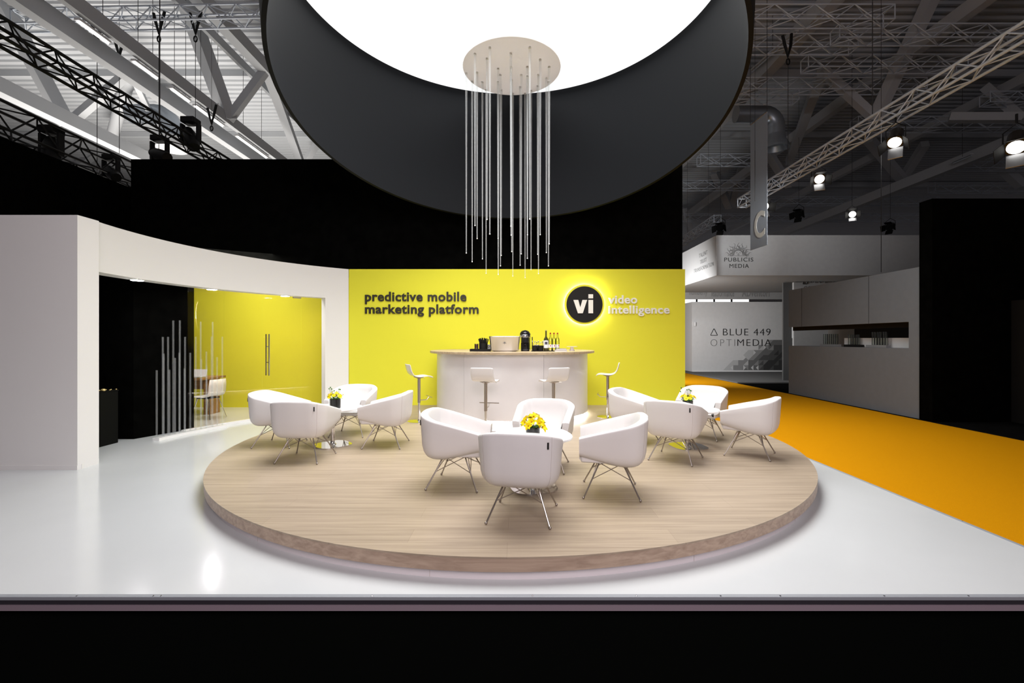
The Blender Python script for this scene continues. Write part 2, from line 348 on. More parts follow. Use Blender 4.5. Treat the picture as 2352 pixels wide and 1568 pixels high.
# ------------------------------------------------------------------ tub chairs
def chair_proto():
    root = thing('tub_chair', 'x', 'chair')
    Wf, Wb, yf, yb, rc = .322, .352, .30, -.345, .20
    path = []                                     # outer rim outline, chair's right arm front -> round the back -> left
    for i in range(9): t = i/8; path.append((Wf+(Wb-Wf)*t, yf+(yb+rc-yf)*t))
    for i in range(1, 9):
        a = pi/2*i/9; path.append((Wb-rc+rc*cos(a), yb+rc-rc*sin(a)))
    path.append((Wb-rc, yb))
    for i in range(1, 6): t = i/10; x = (Wb-rc)*(1-2*t); path.append((x, yb-.014*sin(pi*t)))
    half = path[:-1]
    path = path+[(-x, y) for x, y in reversed(half)]
    N = len(path)
    nor = []
    for i in range(N):
        a = Vector(path[max(i-1, 0)]); b = Vector(path[min(i+1, N-1)]); t = (b-a).normalized(); nor.append(Vector((-t.y, t.x)))
    for i in range(N):                            # make sure they point outward
        if nor[i].dot(Vector(path[i])) < 0: nor[i] = -nor[i]
    nor[0] = Vector((1, 0)); nor[-1] = Vector((-1, 0))
    ztop = lambda x, y: .575+(.742-.575)*min(1, max(0, (yf-y)/(yf-yb)))**.95+.018*max(0, 1-(x/.36)**2)*max(0, min(1, (-y-.05)/.25))
    zbot = lambda y: .305+.085*max(0, min(1, (y+.08)/.38))**1.3
    th = .082
    sec = []
    for i in range(N):
        x, y = path[i]; zt, zb = ztop(x, y), zbot(y); n = nor[i]; row = []
        for h in (0, .012, .045, .10, .18, .30, .50, .75, .96):
            g = max(0, 1-h/.32); ins = .105*(1-math.sqrt(max(0, 1-g*g)))+.030*(1-h)
            row.append((ins, zb+(zt-zb)*h))
        row += [(.003, zt-.003), (.010, zt+.004), (th*.5, zt+.006), (th-.008, zt+.003), (th, zt-.010), (th+.006, zt-.08), (th+.02, .36)]
        sec.append([Vector((x-n.x*o, y-n.y*o, z)) for o, z in row])
    K = len(sec[0]); V = [p for r_ in sec for p in r_]
    Fc = [(i*K+k, i*K+(k+1) % K, (i+1)*K+(k+1) % K, (i+1)*K+k) for i in range(N-1) for k in range(K)]
    Fc += [tuple(range(K)), tuple((N-1)*K+k for k in range(K))]
    MB().add(V, Fc).build('shell', M['leather'], root, smooth=True, angle=50)
    # seat pan under the shell
    out = [sec[i][1] for i in range(N)]
    m = MB(); c = Vector((0, 0, .31)); n = len(out)
    ring2 = [c+(p-c)*.55 for p in out]
    for q in ring2: q.z = zbot(q.y)-.002
    cen = [Vector((0, q.y*.2, zbot(q.y*.2)-.004)) for q in ring2]
    m.add(out+ring2+[Vector((0, 0, .300))], [(i, i+1, n+i+1, n+i) for i in range(n-1)]+[(n+i, n+i+1, 2*n) for i in range(n-1)]+[(0, n, 2*n), (n-1, 2*n, 2*n-1)][:0])
    fr = [Vector((x, yf-.02, zbot(yf-.02))) for x in (out[0].x, -out[0].x)]
    m.add([out[0], ring2[0], Vector((0, 0, .300)), ring2[-1], out[-1]], [(0, 1, 2, 3, 4)])
    m.add([out[0], out[-1], Vector((out[-1].x-.0, yf-.03, .41)), Vector((out[0].x+.0, yf-.03, .41))], [(0, 1, 2, 3)])
    m.build('seat_pan', M['leather'], root, smooth=True)
    # cushion
    m = MB(); pl = []
    for i in range(N):
        x, y = path[i]; q = nor[i]; pl.append((x-q.x*(th-.004), y-q.y*(th-.004)))
    pl = [(pl[0][0], yf-.012)]+pl[1:-1]+[(pl[-1][0], yf-.012)]
    m.prism(pl, .335, .425); cu = m.build('seat_cushion', M['leather'], root, smooth=True, angle=40, bevel=.022, seg=4)
    # seams down the back corners, label
    for sgn, i in ((1, 13), (-1, N-14)):
        pts = [sec[i][k]+Vector((nor[i].x, nor[i].y, 0))*.001 for k in range(2, 10)]
        MB().tube(pts, .0013, 5).build('seam', M['seam'], root)
    i = 14; p = sec[i][7]*.6+sec[i][8]*.4; n3 = Vector((nor[i].x, nor[i].y, 0)); t3 = Vector((-n3.y, n3.x, 0))
    MB().obox(p+n3*.003, n3*.004, t3*.007, Vector((0, 0, .026))).build('maker_label', M['tag'], root)['label'] = 'small black fabric tab'
    # wire legs
    tops = {}; feet = {}
    for sx in (-1, 1):
        for sy in (-1, 1):
            tops[sx, sy] = Vector((sx*.135, sy*.11, .315)); feet[sx, sy] = Vector((sx*.26, sy*.26, .010))
    for (sx, sy), tp in tops.items():
        ft = feet[sx, sy]
        lg = MB().tube([tp, ft], .0075, 8).build('leg', M['leg_steel'], root, smooth=True)
        MB().ball(ft+Vector((0, 0, .003)), .0125).build('foot', M['leg_steel'], lg, smooth=True)
        knee = tp+(ft-tp)*.47
        for o in ((-sx, sy), (sx, -sy)):
            MB().tube([knee, tops[o]+Vector((0, 0, .0))], .0042, 6).build('brace', M['leg_steel'], root, smooth=True)
        MB().tube([knee, tp+Vector((-sx*.04, sy*.02, 0))], .0042, 6).build('brace', M['leg_steel'], root, smooth=True)
    return root
CH = chair_proto()
chairs = [
 ((.05, 3.89), -10.5, 'white tub chair nearest the camera, its back to us, at the middle table'),
 ((-.615, 4.735), -98, 'white tub chair left of the middle table, opening to the right'),
 ((.92, 4.49), 81, 'white tub chair right of the middle table, opening to the left'),
 ((.315, 5.35), 168.5, 'white tub chair facing us behind the lily pot, in front of the bar'),
 ((-2.65, 5.72), -2, 'white tub chair with its back to us at the left table by the glass screen'),
 ((-3.38, 6.49), -90, 'leftmost white tub chair, nearest the glass door, opening to the right'),
 ((-2.61, 7.18), 180, 'white tub chair facing us behind the left table, before the wing wall'),
 ((-1.86, 6.46), 90, 'white tub chair right of the left table, in front of the first bar stool'),
 ((1.99, 5.71), -35, 'white tub chair with its back to us at the right table near the aisle'),
 ((1.74, 6.73), -125, 'white tub chair left of the right table, beside the rightmost bar stool'),
 ((2.84, 7.0), 146.6, 'white tub chair facing us behind the right table, before the orange aisle'),
 ((3.03, 5.93), 55, 'rightmost white tub chair, at the podium edge by the orange carpet')]
for i, (p, rz, lb) in enumerate(chairs):
    if i == 0: CH.location = (*p, PODZ); CH.rotation_euler = (0, 0, R(rz)); tag(CH, lb, None, 'tub chairs round the three lounge tables')
    else: dup(CH, (*p, PODZ), R(rz), lb)

# ------------------------------------------------------------------ lounge tables
def squircle(a, n, e, rot=0):
    out = []
    for k in range(n):
        t = 2*pi*k/n; c, s_ = cos(t), sin(t); r = a/((abs(c)**e+abs(s_)**e)**(1/e)); out.append((r*cos(t+rot), r*sin(t+rot)))
    return out
def table(loc, rz, lb):
    t = thing('lounge_table', lb, 'table', loc, rz, 'low white lounge tables')
    MB().prism(squircle(.385, 64, 2.5), .515, .54).build('tabletop', M['white_gloss'], t, smooth=True, bevel=.006)
    MB().lathe([(.03, .02), (.03, .5), (.09, .505), (.09, .515)], (0, 0, 0), 24).build('column', M['chrome'], t, smooth=True)
    MB().prism(squircle(.235, 64, 3.2), 0, .012).lathe([(.05, .012), (.035, .03), (.031, .05)], (0, 0, 0), 24).build('base_plate', M['chrome'], t, smooth=True)
    return t
TABS = [((.16, 4.62), 12, 'low white table in the middle group holding the lily pot'),
        ((-2.62, 6.46), 45, 'low white table of the left group with the tall black flower pot'),
        ((2.39, 6.36), 10, 'low white table of the right group near the orange aisle')]
for p, rz, lb in TABS: table((*p, PODZ), R(rz), lb)

# flowers -----------------------------------------------------------
def petal(L, W, curl, n=5):
    m = MB(); V = []
    for i in range(n+1):
        t = i/n; wd = W*sin(pi*min(.97, .12+t*.85))**.8; r = L*t; z = L*curl*t*(1-t*1.5)
        V += [(r, -wd, z), (r, 0, z-.12*W), (r, wd, z)]
    fs = []
    for i in range(n):
        for k in (0, 1): fs.append((3*i+k, 3*i+k+1, 3*i+k+4, 3*i+k+3))
    return V, fs
def flower_mb(L, W, curl, cnt, tilt):
    m = MB(); V, fs = petal(L, W, curl)
    for k in range(cnt):
        mt = Matrix.Rotation(2*pi*k/cnt+.2, 4, 'Z') @ Matrix.Rotation(-tilt*(1 if k % 2 else .75), 4, 'Y')
        m.add([mt @ Vector(v) for v in V], fs)
    m.ball((0, 0, .002), L*.16, 8, 5); return m
def bouquet(loc, pr, ph, kind, lb, seed):
    rnd = random.Random(seed)
    t = thing('flower_pot', lb, 'potted flowers', loc, rnd.random(), 'flower pots on the lounge tables')
    MB().lathe([(pr*.93, 0), (pr, .006), (pr, ph), (pr-.006, ph), (pr-.008, ph-.012), (.002, ph-.013)], (0, 0, 0), 32).build('pot', M['black_gloss'], t, smooth=True, angle=40)
    def put(o, p, d):
        o.location = p; o.rotation_euler = Vector(d).to_track_quat('Z', 'Y').to_euler()
    if kind == 'lily': spots = [(.0, .0, .085, .062), (.055, -.03, .06, .06), (-.065, .01, .07, .052), (.085, .02, .035, .055), (.075, -.065, .0, .06), (-.03, -.06, .055, .05), (.0, .06, .075, .052), (-.09, -.03, .045, .046), (.03, .03, .095, .05), (.035, -.075, .04, .052), (-.055, .05, .06, .05), (.09, .06, .04, .048), (-.065, -.075, .02, .045), (.0, -.03, .10, .05)]
    else:
        spots = []
        for k in range(15):
            a = k*2.4; q = .02+.088*math.sqrt(k/15); spots.append((q*cos(a), q*sin(a), .095-.6*q+rnd.uniform(-.01, .02), rnd.uniform(.030, .038)))
    st = MB(); top = Vector((0, 0, ph))
    for x, y, z, s_ in spots:
        p = Vector((x, y, ph+z)); d = Vector((x*1.3, y*1.3, .07 if kind == 'lily' else .1)).normalized()
        fl = flower_mb(s_, s_*(.40 if kind == 'lily' else .26), .5 if kind == 'lily' else .25, 6 if kind == 'lily' else 9, .75 if kind == 'lily' else .3).build('blossom', M['petal'], t, smooth=True)
        put(fl, p, d)
        MB().ball((0, 0, .004), s_*.2, 8, 5, .7).build('flower_centre', M['core'], fl, smooth=True)
        MB().tube([Vector((x*.3, y*.3, ph-.02)), Vector((x*.75, y*.75, ph+z*.5)), p-d*.004], .0022, 5).build('stem', M['leaf'], t, smooth=True)
    for k in range(10):
        a = k*2*pi/10+rnd.random()*.4; q = pr*.75; L = rnd.uniform(.06, .10); m = MB(); V, fs = petal(L, L*.2, .35)
        lf = m.add(V, fs).build('leaf', M['leaf'], t, smooth=True)
        lf.location = (q*cos(a), q*sin(a), ph-.005); lf.rotation_euler = (0, -rnd.uniform(.3, .9), a)
    if kind != 'lily':
        for k in range(6):
            a = k*1.9+.5; q = .05+.05*rnd.random(); h = .12+.05*rnd.random(); p = Vector((q*cos(a), q*sin(a), ph+h))
            MB().tube([Vector((q*.3*cos(a), q*.3*sin(a), ph-.02)), p], .002, 5).build('stem', M['leaf'], t)
            MB().ball(p, .010, 8, 5).build('bud', M['leaf'], t, smooth=True)
TZ = PODZ+.54
bouquet((.155, 4.50, TZ), .069, .095, 'lily', 'squat black pot of yellow lilies on the middle table', 3)
bouquet((-2.545, 6.36, TZ), .073, .13, 'daisy', 'tall black pot of yellow daisies on the left table', 5)
bouquet((2.40, 6.40, TZ), .07, .10, 'daisy', 'yellow daisies on the right table, pot hidden by a chair back', 9)

# ------------------------------------------------------------------ bar
BX, BY, BR, BTZ = -.10, 9.37, 1.53, 1.455
bar = thing('bar_counter', 'curved white bar with oak top in front of the yellow wall', 'bar', (BX, BY, PODZ))
def chord(r, a0, a1, n): return [(r*cos(R(a0+(a1-a0)*k/n)), r*sin(R(a0+(a1-a0)*k/n))) for k in range(n+1)]
m = MB(); pts = [(x, min(y, .95)) for x, y in chord(1.665, 0, 360, 120)[:-1]]
m.prism(pts, BTZ-PODZ-.042, BTZ-PODZ).build('counter_top', M['top_wood'], bar, smooth=True, bevel=.003)
def bend(name, a0, a1):
    m = MB(); n = 24; A = [a0+(a1-a0)*k/n for k in range(n+1)]
    P = lambda r, z: [Vector((r*cos(R(a)), r*sin(R(a)), z)) for a in A]
    m.sheet(P(BR, .085), P(BR-.03, .085), [Vector((0, 0, BTZ-PODZ-.042-.085))]*(n+1))
    return m.build(name, M['bar_white'], bar, smooth=True, angle=40)
for a0, a1 in ((155, 236.2), (236.4, 291.5), (291.7, 385)): bend('front_panel', a0, a1)
m = MB(); n = 60; A = [160+(220)*k/n for k in range(n+1)]
P = lambda r, z: [Vector((r*cos(R(a)), r*sin(R(a)), z)) for a in A]
m.sheet(P(BR-.07, 0), P(BR-.12, 0), [Vector((0, 0, .085))]*(n+1)); m.build('recessed_plinth', M['white_gloss'], bar, smooth=True)
m = MB(); m.sheet(P(BR-.035, .068), P(BR-.065, .068), [Vector((0, 0, .014))]*(n+1)); m.build('led_strip', M['led'], bar)['label'] = 'glowing white light strip at the foot'
MB().box((-1.2, -.02, 0), (1.2, .02, BTZ-PODZ-.043)).build('back_panel', M['bar_white'], bar)

# bar stools
def stool_proto():
    t = thing('bar_stool', 'x', 'bar stool')
    prof = [(-.205, .225), (-.195, .19), (-.182, .13), (-.165, .075), (-.135, .030), (-.09, .008), (-.03, .0), (.04, .005), (.11, .014), (.165, .012), (.205, -.004), (.228, -.026)]
    V = []; n = len(prof); wid = [.19]*2+[.192]*2+[.195]*3+[.192]*2+[.185, .178, .17]
    rows = 7
    V = []
    for i, (y, z) in enumerate(prof):
        for k in range(rows):
            u = -1+2*k/(rows-1); V.append(Vector((u*wid[i], y-(.018*(1-u*u) if i < 4 else 0), z+.83-(.008*(1-u*u) if i > 4 else 0))))
    fs = [(i*rows+k, i*rows+k+1, (i+1)*rows+k+1, (i+1)*rows+k) for i in range(n-1) for k in range(rows-1)]
    o = MB().add(V, fs).build('seat_shell', M['white_gloss'], t, smooth=True, angle=80)
    so = o.modifiers.new('solid', 'SOLIDIFY'); so.thickness = .014; so.offset = -1
    su = o.modifiers.new('sub', 'SUBSURF'); su.levels = 1; su.render_levels = 1
    MB().lathe([(.035, .785), (.10, .812), (.10, .818)], (0, 0, 0), 24).build('seat_plate', M['steel'], t, smooth=True, angle=30)
    MB().tube([(.05, .02, .805), (.17, .05, .797)], .005, 6).build('lift_lever', M['chrome'], t)
    MB().lathe([(.0265, .34), (.0265, .79)], (0, 0, 0), 24).build('sleeve', M['steel'], t, smooth=True, angle=30)
    MB().lathe([(.0205, .01), (.0205, .35)], (0, 0, 0), 24).build('column', M['chrome'], t, smooth=True, angle=30)
    MB().lathe([(.205, 0), (.205, .006), (.19, .012), (.04, .016), (.022, .03)], (0, 0, 0), 48).build('base_plate', M['chrome'], t, smooth=True, angle=30)
    fr = MB().tube([(0, .02, .385), (0, .13, .385), (0, .15, .392), (0, .19, .445)], .008, 8).build('footrest_arm', M['steel'], t, smooth=True)
    MB().tube([(-.17, .19, .445), (.17, .19, .445)], .008, 8).build('foot_bar', M['steel'], fr, smooth=True)
    return t
STL = stool_proto()
stools = [((-1.80, 8.34), -62, 'white bar stool at the left end of the bar, seen from the side'),
          ((-.51, 7.37), -14, 'white bar stool before the bar, left of centre, its back to us'),
          ((.59, 7.40), 22, 'white bar stool in front of the bar below the bottles, its back to us'),
          ((1.75, 8.80), 78, 'white bar stool at the right end of the bar, facing left')]
for i, (p, rz, lb) in enumerate(stools):
    if i == 0: STL.location = (*p, PODZ); STL.rotation_euler = (0, 0, R(rz)); tag(STL, lb, None, 'bar stools around the curved bar')
    else: dup(STL, (*p, PODZ), R(rz), lb)

# things on the bar: k = metres per zoomed pixel, origin at crop x=1200 -> X
D = 8.4
def bxp(cx): return ((1060+cx/7.84)-VX)*D/F
K_ = D/F/7.84
Z = BTZ
t = thing('serving_tray', 'flat black tray at the left end of the bar top', 'tray', (bxp(335), 8.5, Z))
MB().box((-.19, -.12, 0), (.19, .12, .018)).build('tray_base', M['black_matt'], t, bevel=.003)
for a, b in (((-.19, -.12, .018), (.19, -.112, .046)), ((-.19, .112, .018), (.19, .12, .046)), ((-.19, -.112, .018), (-.182, .112, .046)), ((.182, -.112, .018), (.19, .112, .046))):
    MB().box(a, b).build('tray_rim', M['black_matt'], t)
ZT = Z+.018
t = thing('sugar_jar', 'small clear jar of brown sugar sticks on the black tray', 'jar', (bxp(265), 8.45, ZT))
MB().lathe([(.035, 0), (.036, .004), (.036, .125), (.033, .125), (.033, .006), (.001, .005)], (0, 0, 0), 24).build('jar_body', M['clear'], t, smooth=True, angle=40)
MB().lathe([(.031, .007), (.031, .045)], (0, 0, 0), 20).build('sugar_filling', M['top_wood'], t)
m = MB()
for k in range(9): a = k*.7; m.beam((.018*cos(a), .018*sin(a), .046), (.022*cos(a), .022*sin(a), .118), .012, .006)
m.build('sugar_sticks', M['brown'], t)
t = thing('straw_holder', 'black cup crammed with dark stirrer sticks on the black tray', 'cup', (bxp(388), 8.48, ZT))
MB().lathe([(.07, 0), (.078, .004), (.08, .135), (.075, .135), (.072, .008), (.001, .007)], (0, 0, 0), 28).build('cup', M['black_matt'], t, smooth=True, angle=40)
rr = random.Random(2)
for k in range(16):
    a = k*2.4; q = .055*math.sqrt((k+.5)/16); h = rr.uniform(.195, .235)
    MB().beam((q*cos(a)*.6, q*sin(a)*.6, .01), (q*2.0*cos(a), q*1.6*sin(a), h), .022, .012).build('stick', M['black_matt'], t)
t = thing('white_mug', 'white mug with a dark ring emblem behind the steel wine cooler', 'mug', (bxp(490), 8.56, ZT))
MB().lathe([(.03, 0), (.042, .01), (.045, .11), (.041, .11), (.038, .012), (.001, .01)], (0, 0, 0), 24).build('mug_body', M['white_gloss'], t, smooth=True, angle=40)
MB().tube([Vector((-.010+.018*cos(a*pi/6), -.046, .075+.018*sin(a*pi/6))) for a in range(13)], .004, 6).build('ring_emblem', M['ink'], t)
# wine cooler
def oval(a, b, e, n=56):
    out = []
    for k in range(n):
        q = 2*pi*k/n; c, s_ = cos(q), sin(q); out.append((a*math.copysign(abs(c)**(2/e), c), b*math.copysign(abs(s_)**(2/e), s_)))
    return out
t = thing('wine_cooler', 'large oval steel wine cooler with small crest at the middle of the bar', 'wine cooler', (bxp(780), 8.38, Z))
def ovtub(levels, n=56):
    V = []
    for a, b, z in levels: V += [(x, y, z) for x, y in oval(a, b, 3.2, n)]
    L = len(levels)
    return MB().add(V, [(i*n+k, i*n+(k+1) % n, (i+1)*n+(k+1) % n, (i+1)*n+k) for i in range(L-1) for k in range(n)]+[tuple(range(n))[::-1], tuple((L-1)*n+k for k in range(n))])
ovtub([(.235, .13, .012), (.255, .14, .02), (.285, .16, .265), (.294, .166, .274), (.290, .162, .280), (.278, .153, .272), (.245, .13, .04)]).build('tub_body', M['bucket'], t, smooth=True, angle=40)
ovtub([(.21, .11, 0), (.21, .11, .012)]).build('foot_ring', M['steel'], t, smooth=True)
cr = MB()
for k in range(5): a = R(30+30*k); cr.beam((0, -.153, .155), (.026*cos(a), -.155, .155+.026*sin(a)), .006, .004)
cr.beam((-.032, -.153, .153), (.032, -.153, .153), .004, .005).beam((0, -.151, .135), (0, -.155, .185), .006, .004)
cr.build('crest', M['ink_grey'], t)['label'] = 'dark grey crest'
# coffee machine
t = thing('coffee_machine', 'black and chrome capsule coffee machine beside the wine cooler', 'coffee machine', (bxp(1150), 8.68, Z))
MB().prism(oval(.085, .13, 4), 0, .035).build('drip_tray', M['dark_plastic'], t, smooth=True, bevel=.004)
MB().prism([(x, y+.045) for x, y in oval(.083, .085, 4)], .035, .27).build('machine_body', M['dark_plastic'], t, smooth=True, bevel=.008)
MB().prism(oval(.08, .12, 3), .16, .262).build('brew_head', M['dark_plastic'], t, smooth=True, bevel=.006)
MB().lathe([(.108, .262), (.112, .275), (.112, .298), (.105, .312)], (0, .02, 0), 36).build('chrome_collar', M['chrome'], t, smooth=True, angle=30)
m = MB(); m.lathe([(.10, .312), (.098, .34), (.08, .372), (.05, .392), (.001, .398)], (0, .02, 0), 32); m.build('dome_lid', M['dark_plastic'], t, smooth=True, angle=50)
m = MB(); m.tube([Vector((.06*cos(a), -.06, .315+.075*sin(a))) for a in [pi*k/10 for k in range(11)]], .010, 8); m.build('lever', M['dark_plastic'], t, smooth=True)
MB().box((.075, -.05, .31), (.10, .0, .335)).build('capsule_hatch', M['dark_plastic'], t, bevel=.004)
m = MB(); m.prism([(.115+x, .055+y) for x, y in oval(.035, .09, 3)], .03, .27); m.build('water_tank', M['clear'], t, smooth=True)
MB().lathe([(.012, .0), (.012, .05), (.006, .06)], (0, -.06, .10), 12).build('spout', M['dark_plastic'], t, smooth=True)
# cups with spoons
t0 = MB().box((-.235, -.10, 0), (.30, .10, .014)).build('serving_mat', M['black_matt'], None, bevel=.003); t0.location = (bxp(1490), 8.52, Z)
tag(t0, 'flat black serving board under the spoon cups and the bottles', 'board')
def spoon_cup(cx, lb, sd, n):
    rr = random.Random(sd)
    t = thing('spoon_cup', lb, 'cup', (bxp(cx), 8.46, Z+.014), 0, 'black cups of spoons on the bar')
    MB().lathe([(.046, 0), (.050, .004), (.054, .095), (.050, .095), (.046, .008), (.001, .007)], (0, 0, 0), 24).build('cup', M['black_matt'], t, smooth=True, angle=40)
    for k in range(n):
        a = k*2.1+.5; p = Vector((.02*cos(a), .02*sin(a), .02)); q = Vector((.046*cos(a), .04*sin(a), .15+.02*rr.random()))
        s_ = MB().tube([p, q], .0035, 6).build('spoon', M['chrome'], t, smooth=True)
        MB().ball(q, .011, 8, 6, 1.4).build('spoon_bowl', M['chrome'], s_, smooth=True)
spoon_cup(1322, 'black cup of spoons right beside the coffee machine', 1, 5)
spoon_cup(1430, 'black cup of spoons touching the wine bottle', 2, 5)
t = MB().lathe([(.03, 0), (.035, .004), (.055, .055), (.052, .055), (.03, .01), (.001, .008)], (0, 0, 0), 24).build('cream_bowl', M['white_gloss'], None, smooth=True, angle=40)
t.location = (bxp(1365), 8.58, Z+.065); tag(t, 'white bowl behind the two black spoon cups', 'bowl')
t2 = MB().prism(oval(.06, .05, 4), 0, .051).build('napkin_box', M['black_matt'], None, smooth=True, bevel=.003); t2.location = (bxp(1365), 8.58, Z+.014); tag(t2, 'low black box under the white bowl behind the spoon cups', 'box')
# bottles
t = thing('wine_bottle', 'dark green wine bottle with pale label, tallest on the bar', 'bottle', (bxp(1525), 8.45, Z+.014))
MB().lathe([(.040, 0), (.0445, .006), (.0445, .195), (.036, .228), (.018, .255), (.0145, .275), (.0145, .355), (.016, .357), (.016, .366), (.013, .368)], (0, 0, 0), 28).build('bottle_glass', M['wine'], t, smooth=True, angle=40)
MB().lathe([(.0452, .05), (.0452, .19)], (0, 0, 0), 28, 0, False).build('paper_label', M['paper'], t, smooth=True)
m = MB(); n = 8; A = [R(-90-32+64*k/n) for k in range(n+1)]
m.add([(.0458*cos(a), .0458*sin(a), z) for z in (.115, .165) for a in A], [(k, k+1, n+2+k, n+1+k) for k in range(n)]); m.build('label_print', M['paper_dark'], t)
MB().lathe([(.012, .368), (.012, .384)], (0, 0, 0), 12).build('cork', M['top_wood'], t)
def gin(cx, y, lb):
    t = thing('clear_bottle', lb, 'bottle', (bxp(cx), y, Z+.014), R((cx-1670)*.35), 'clear bottles with red caps on the bar')
    MB().lathe([(.030, 0), (.034, .006), (.034, .205), (.028, .228), (.014, .25), (.013, .312), (.0115, .314)], (0, 0, 0), 24).build('bottle_glass', M['clear'], t, smooth=True, angle=40)
    MB().lathe([(.0145, .308), (.0145, .332), (.012, .334)], (0, 0, 0), 16).build('cap', M['cap_red'], t, smooth=True, angle=40)
    MB().lathe([(.0347, .055), (.0347, .115)], (0, 0, 0), 24, 0, False).build('paper_label', M['paper'], t, smooth=True)
    n = 12; V = [(0.008, -.0352, .092)]+[(.008+.012*cos(2*pi*k/n), -.0352+.0018*abs(cos(2*pi*k/n)), .092+.014*sin(2*pi*k/n)) for k in range(n)]
    MB().add(V, [(0, 1+k, 1+(k+1) % n) for k in range(n)]).build('red_seal', M['paper_red'], t)
gin(1604, 8.45, 'clear bottle with red cap standing right next to the wine bottle')
gin(1671, 8.47, 'middle one of the three clear red-capped bottles')
gin(1738, 8.50, 'clear red-capped bottle furthest from the wine bottle')
for k, (x0, x1, mt, lb, yy) in enumerate(((1668, 1885, 'grey_book2', 'pale grey folder, lower of the two stacked on the bar', 8.30), (1688, 1872, 'grey_book', 'darker grey folder lying on top of the pale one on the bar', 8.30))):
    wd = (x1-x0)*K_/2
    t = thing('folder', lb, 'folder', (bxp((x0+x1)/2), yy, Z+.029*k), 0, 'folders stacked by the bottles')
    MB().box((-wd, -.07, 0), (wd, .07, .004)).box((-wd, -.07, .025), (wd, .07, .029)).box((-wd, .064, .004), (wd, .07, .025)).build('cover', M[mt], t)
    MB().box((-wd+.006, -.066, .004), (wd-.004, .063, .025)).build('pages', M['paper'], t)
t = thing('cake_stand', 'white pedestal cake stand at the right end of the bar', 'cake stand', (bxp(2030), 8.75, Z))
MB().lathe([(.045, 0), (.056, .002), (.032, .055), (.03, .078)], (0, 0, 0), 32).build('pedestal', M['white_clay'], t, smooth=True, angle=40)
MB().lathe([(.05, .078), (.105, .082), (.108, .09), (.104, .09), (.09, .087), (.001, .086)], (0, 0, 0), 40).build('plate', M['white_gloss'], t, smooth=True, angle=40)

# ------------------------------------------------------------------ writing helpers
def text_mb(s, ex=0.0, off=0.0, sp=1.0):
    c = bpy.data.curves.new('t', 'FONT'); c.body = s; c.extrude = ex; c.offset = off; c.space_character = sp; c.resolution_u = 4
    o = bpy.data.objects.new('t', c); COL.objects.link(o)
    me = bpy.data.meshes.new_from_object(o.evaluated_get(bpy.context.evaluated_depsgraph_get()))
    V = [v.co.copy() for v in me.vertices]; Fs = [tuple(p.vertices) for p in me.polygons]
    bpy.data.objects.remove(o); bpy.data.curves.remove(c); bpy.data.meshes.remove(me)
    return V, Fs
def write(name, s, parent, x0, x1, z0, z1, y, depth, mt, off=0.0, sp=1.0, mapf=None):
    """fit the string's bounding box into x0..x1, z0..z1 on a wall facing -Y"""
    V, Fs = text_mb(s, .1, off, sp)
    ax = min(v.x for v in V); bx = max(v.x for v in V); ay = min(v.y for v in V); by = max(v.y for v in V)
    az = min(v.z for v in V); bz = max(v.z for v in V)
    out = []
    for v in V:
        X = x0+(v.x-ax)/(bx-ax)*(x1-x0); Zz = z0+(v.y-ay)/(by-ay)*(z1-z0); Yy = y-depth*(v.z-az)/(bz-az)
        out.append(mapf(X, Yy, Zz) if mapf else (X, Yy, Zz))
    return MB().add(out, Fs).build(name, mt, parent)
def words(name, s, parent, x0, x1, z0, z1, y, depth, mt, off=0.0, sp=1.0, origin=(0, 0, 0), mapf=None):
    V, Fs = text_mb(s, .1, off, sp)
    ax = min(v.x for v in V); bx = max(v.x for v in V); ay = min(v.y for v in V); by = max(v.y for v in V)
    # one mesh per letter: split by connected pieces, then merge pieces that overlap in x (dots of i)
    par = list(range(len(V)))
    def fd(i):
        while par[i] != i: par[i] = par[par[i]]; i = par[i]
        return i
    for f in Fs:
        for i in f[1:]: par[fd(i)] = fd(f[0])
    grp = {}
    for i in range(len(V)): grp.setdefault(fd(i), []).append(i)
    comps = sorted(grp.values(), key=lambda g: min(V[i].x for i in g))
    merged = []
    for g in comps:
        lo = min(V[i].x for i in g); hi = max(V[i].x for i in g)
        if merged and (min(hi, merged[-1][1])-max(lo, merged[-1][0])) > .5*min(hi-lo, merged[-1][1]-merged[-1][0]):
            merged[-1][2].extend(g); merged[-1][0] = min(lo, merged[-1][0]); merged[-1][1] = max(hi, merged[-1][1])
        else: merged.append([lo, hi, list(g)])
    az = min(v.z for v in V); bz = max(v.z for v in V)
    for lo, hi, g in merged:
        idx = {i: k for k, i in enumerate(g)}; out = []
        for i in g:
            v = V[i]; X = x0+(v.x-ax)/(bx-ax)*(x1-x0); Zz = z0+(v.y-ay)/(by-ay)*(z1-z0); Yy = y-depth*(v.z-az)/(bz-az)
            p = mapf(X, Yy, Zz) if mapf else (X, Yy, Zz)
            out.append((p[0]-origin[0], p[1]-origin[1], p[2]-origin[2]))
        MB().add(out, [tuple(idx[i] for i in f) for f in Fs if f[0] in idx]).build(name, mt, parent)
def wpx(x): return (x-VX)*WY/F
def wpz(y): return EYE-(y-VY)*WY/F
o0 = (wpx(968), WY-.003, wpz(700))
t = thing('wall_lettering', 'raised dark two-line slogan on the left part of the yellow wall', 'lettering', o0)
words('letter', 'predictive mobile', t, wpx(839), wpx(1071.5), wpz(698.5), wpz(670), WY-.002, .03, M['letter_dark'], .022, 1.06, o0)
words('letter', 'marketing platform', t, wpx(839), wpx(1099.5), wpz(726.8), wpz(698.5), WY-.002, .03, M['letter_dark'], .022, 1.06, o0)
o1 = (wpx(1467), WY-.003, wpz(703))
t = thing('logo_lettering', 'raised white two-line lettering right of the round glowing logo', 'lettering', o1)
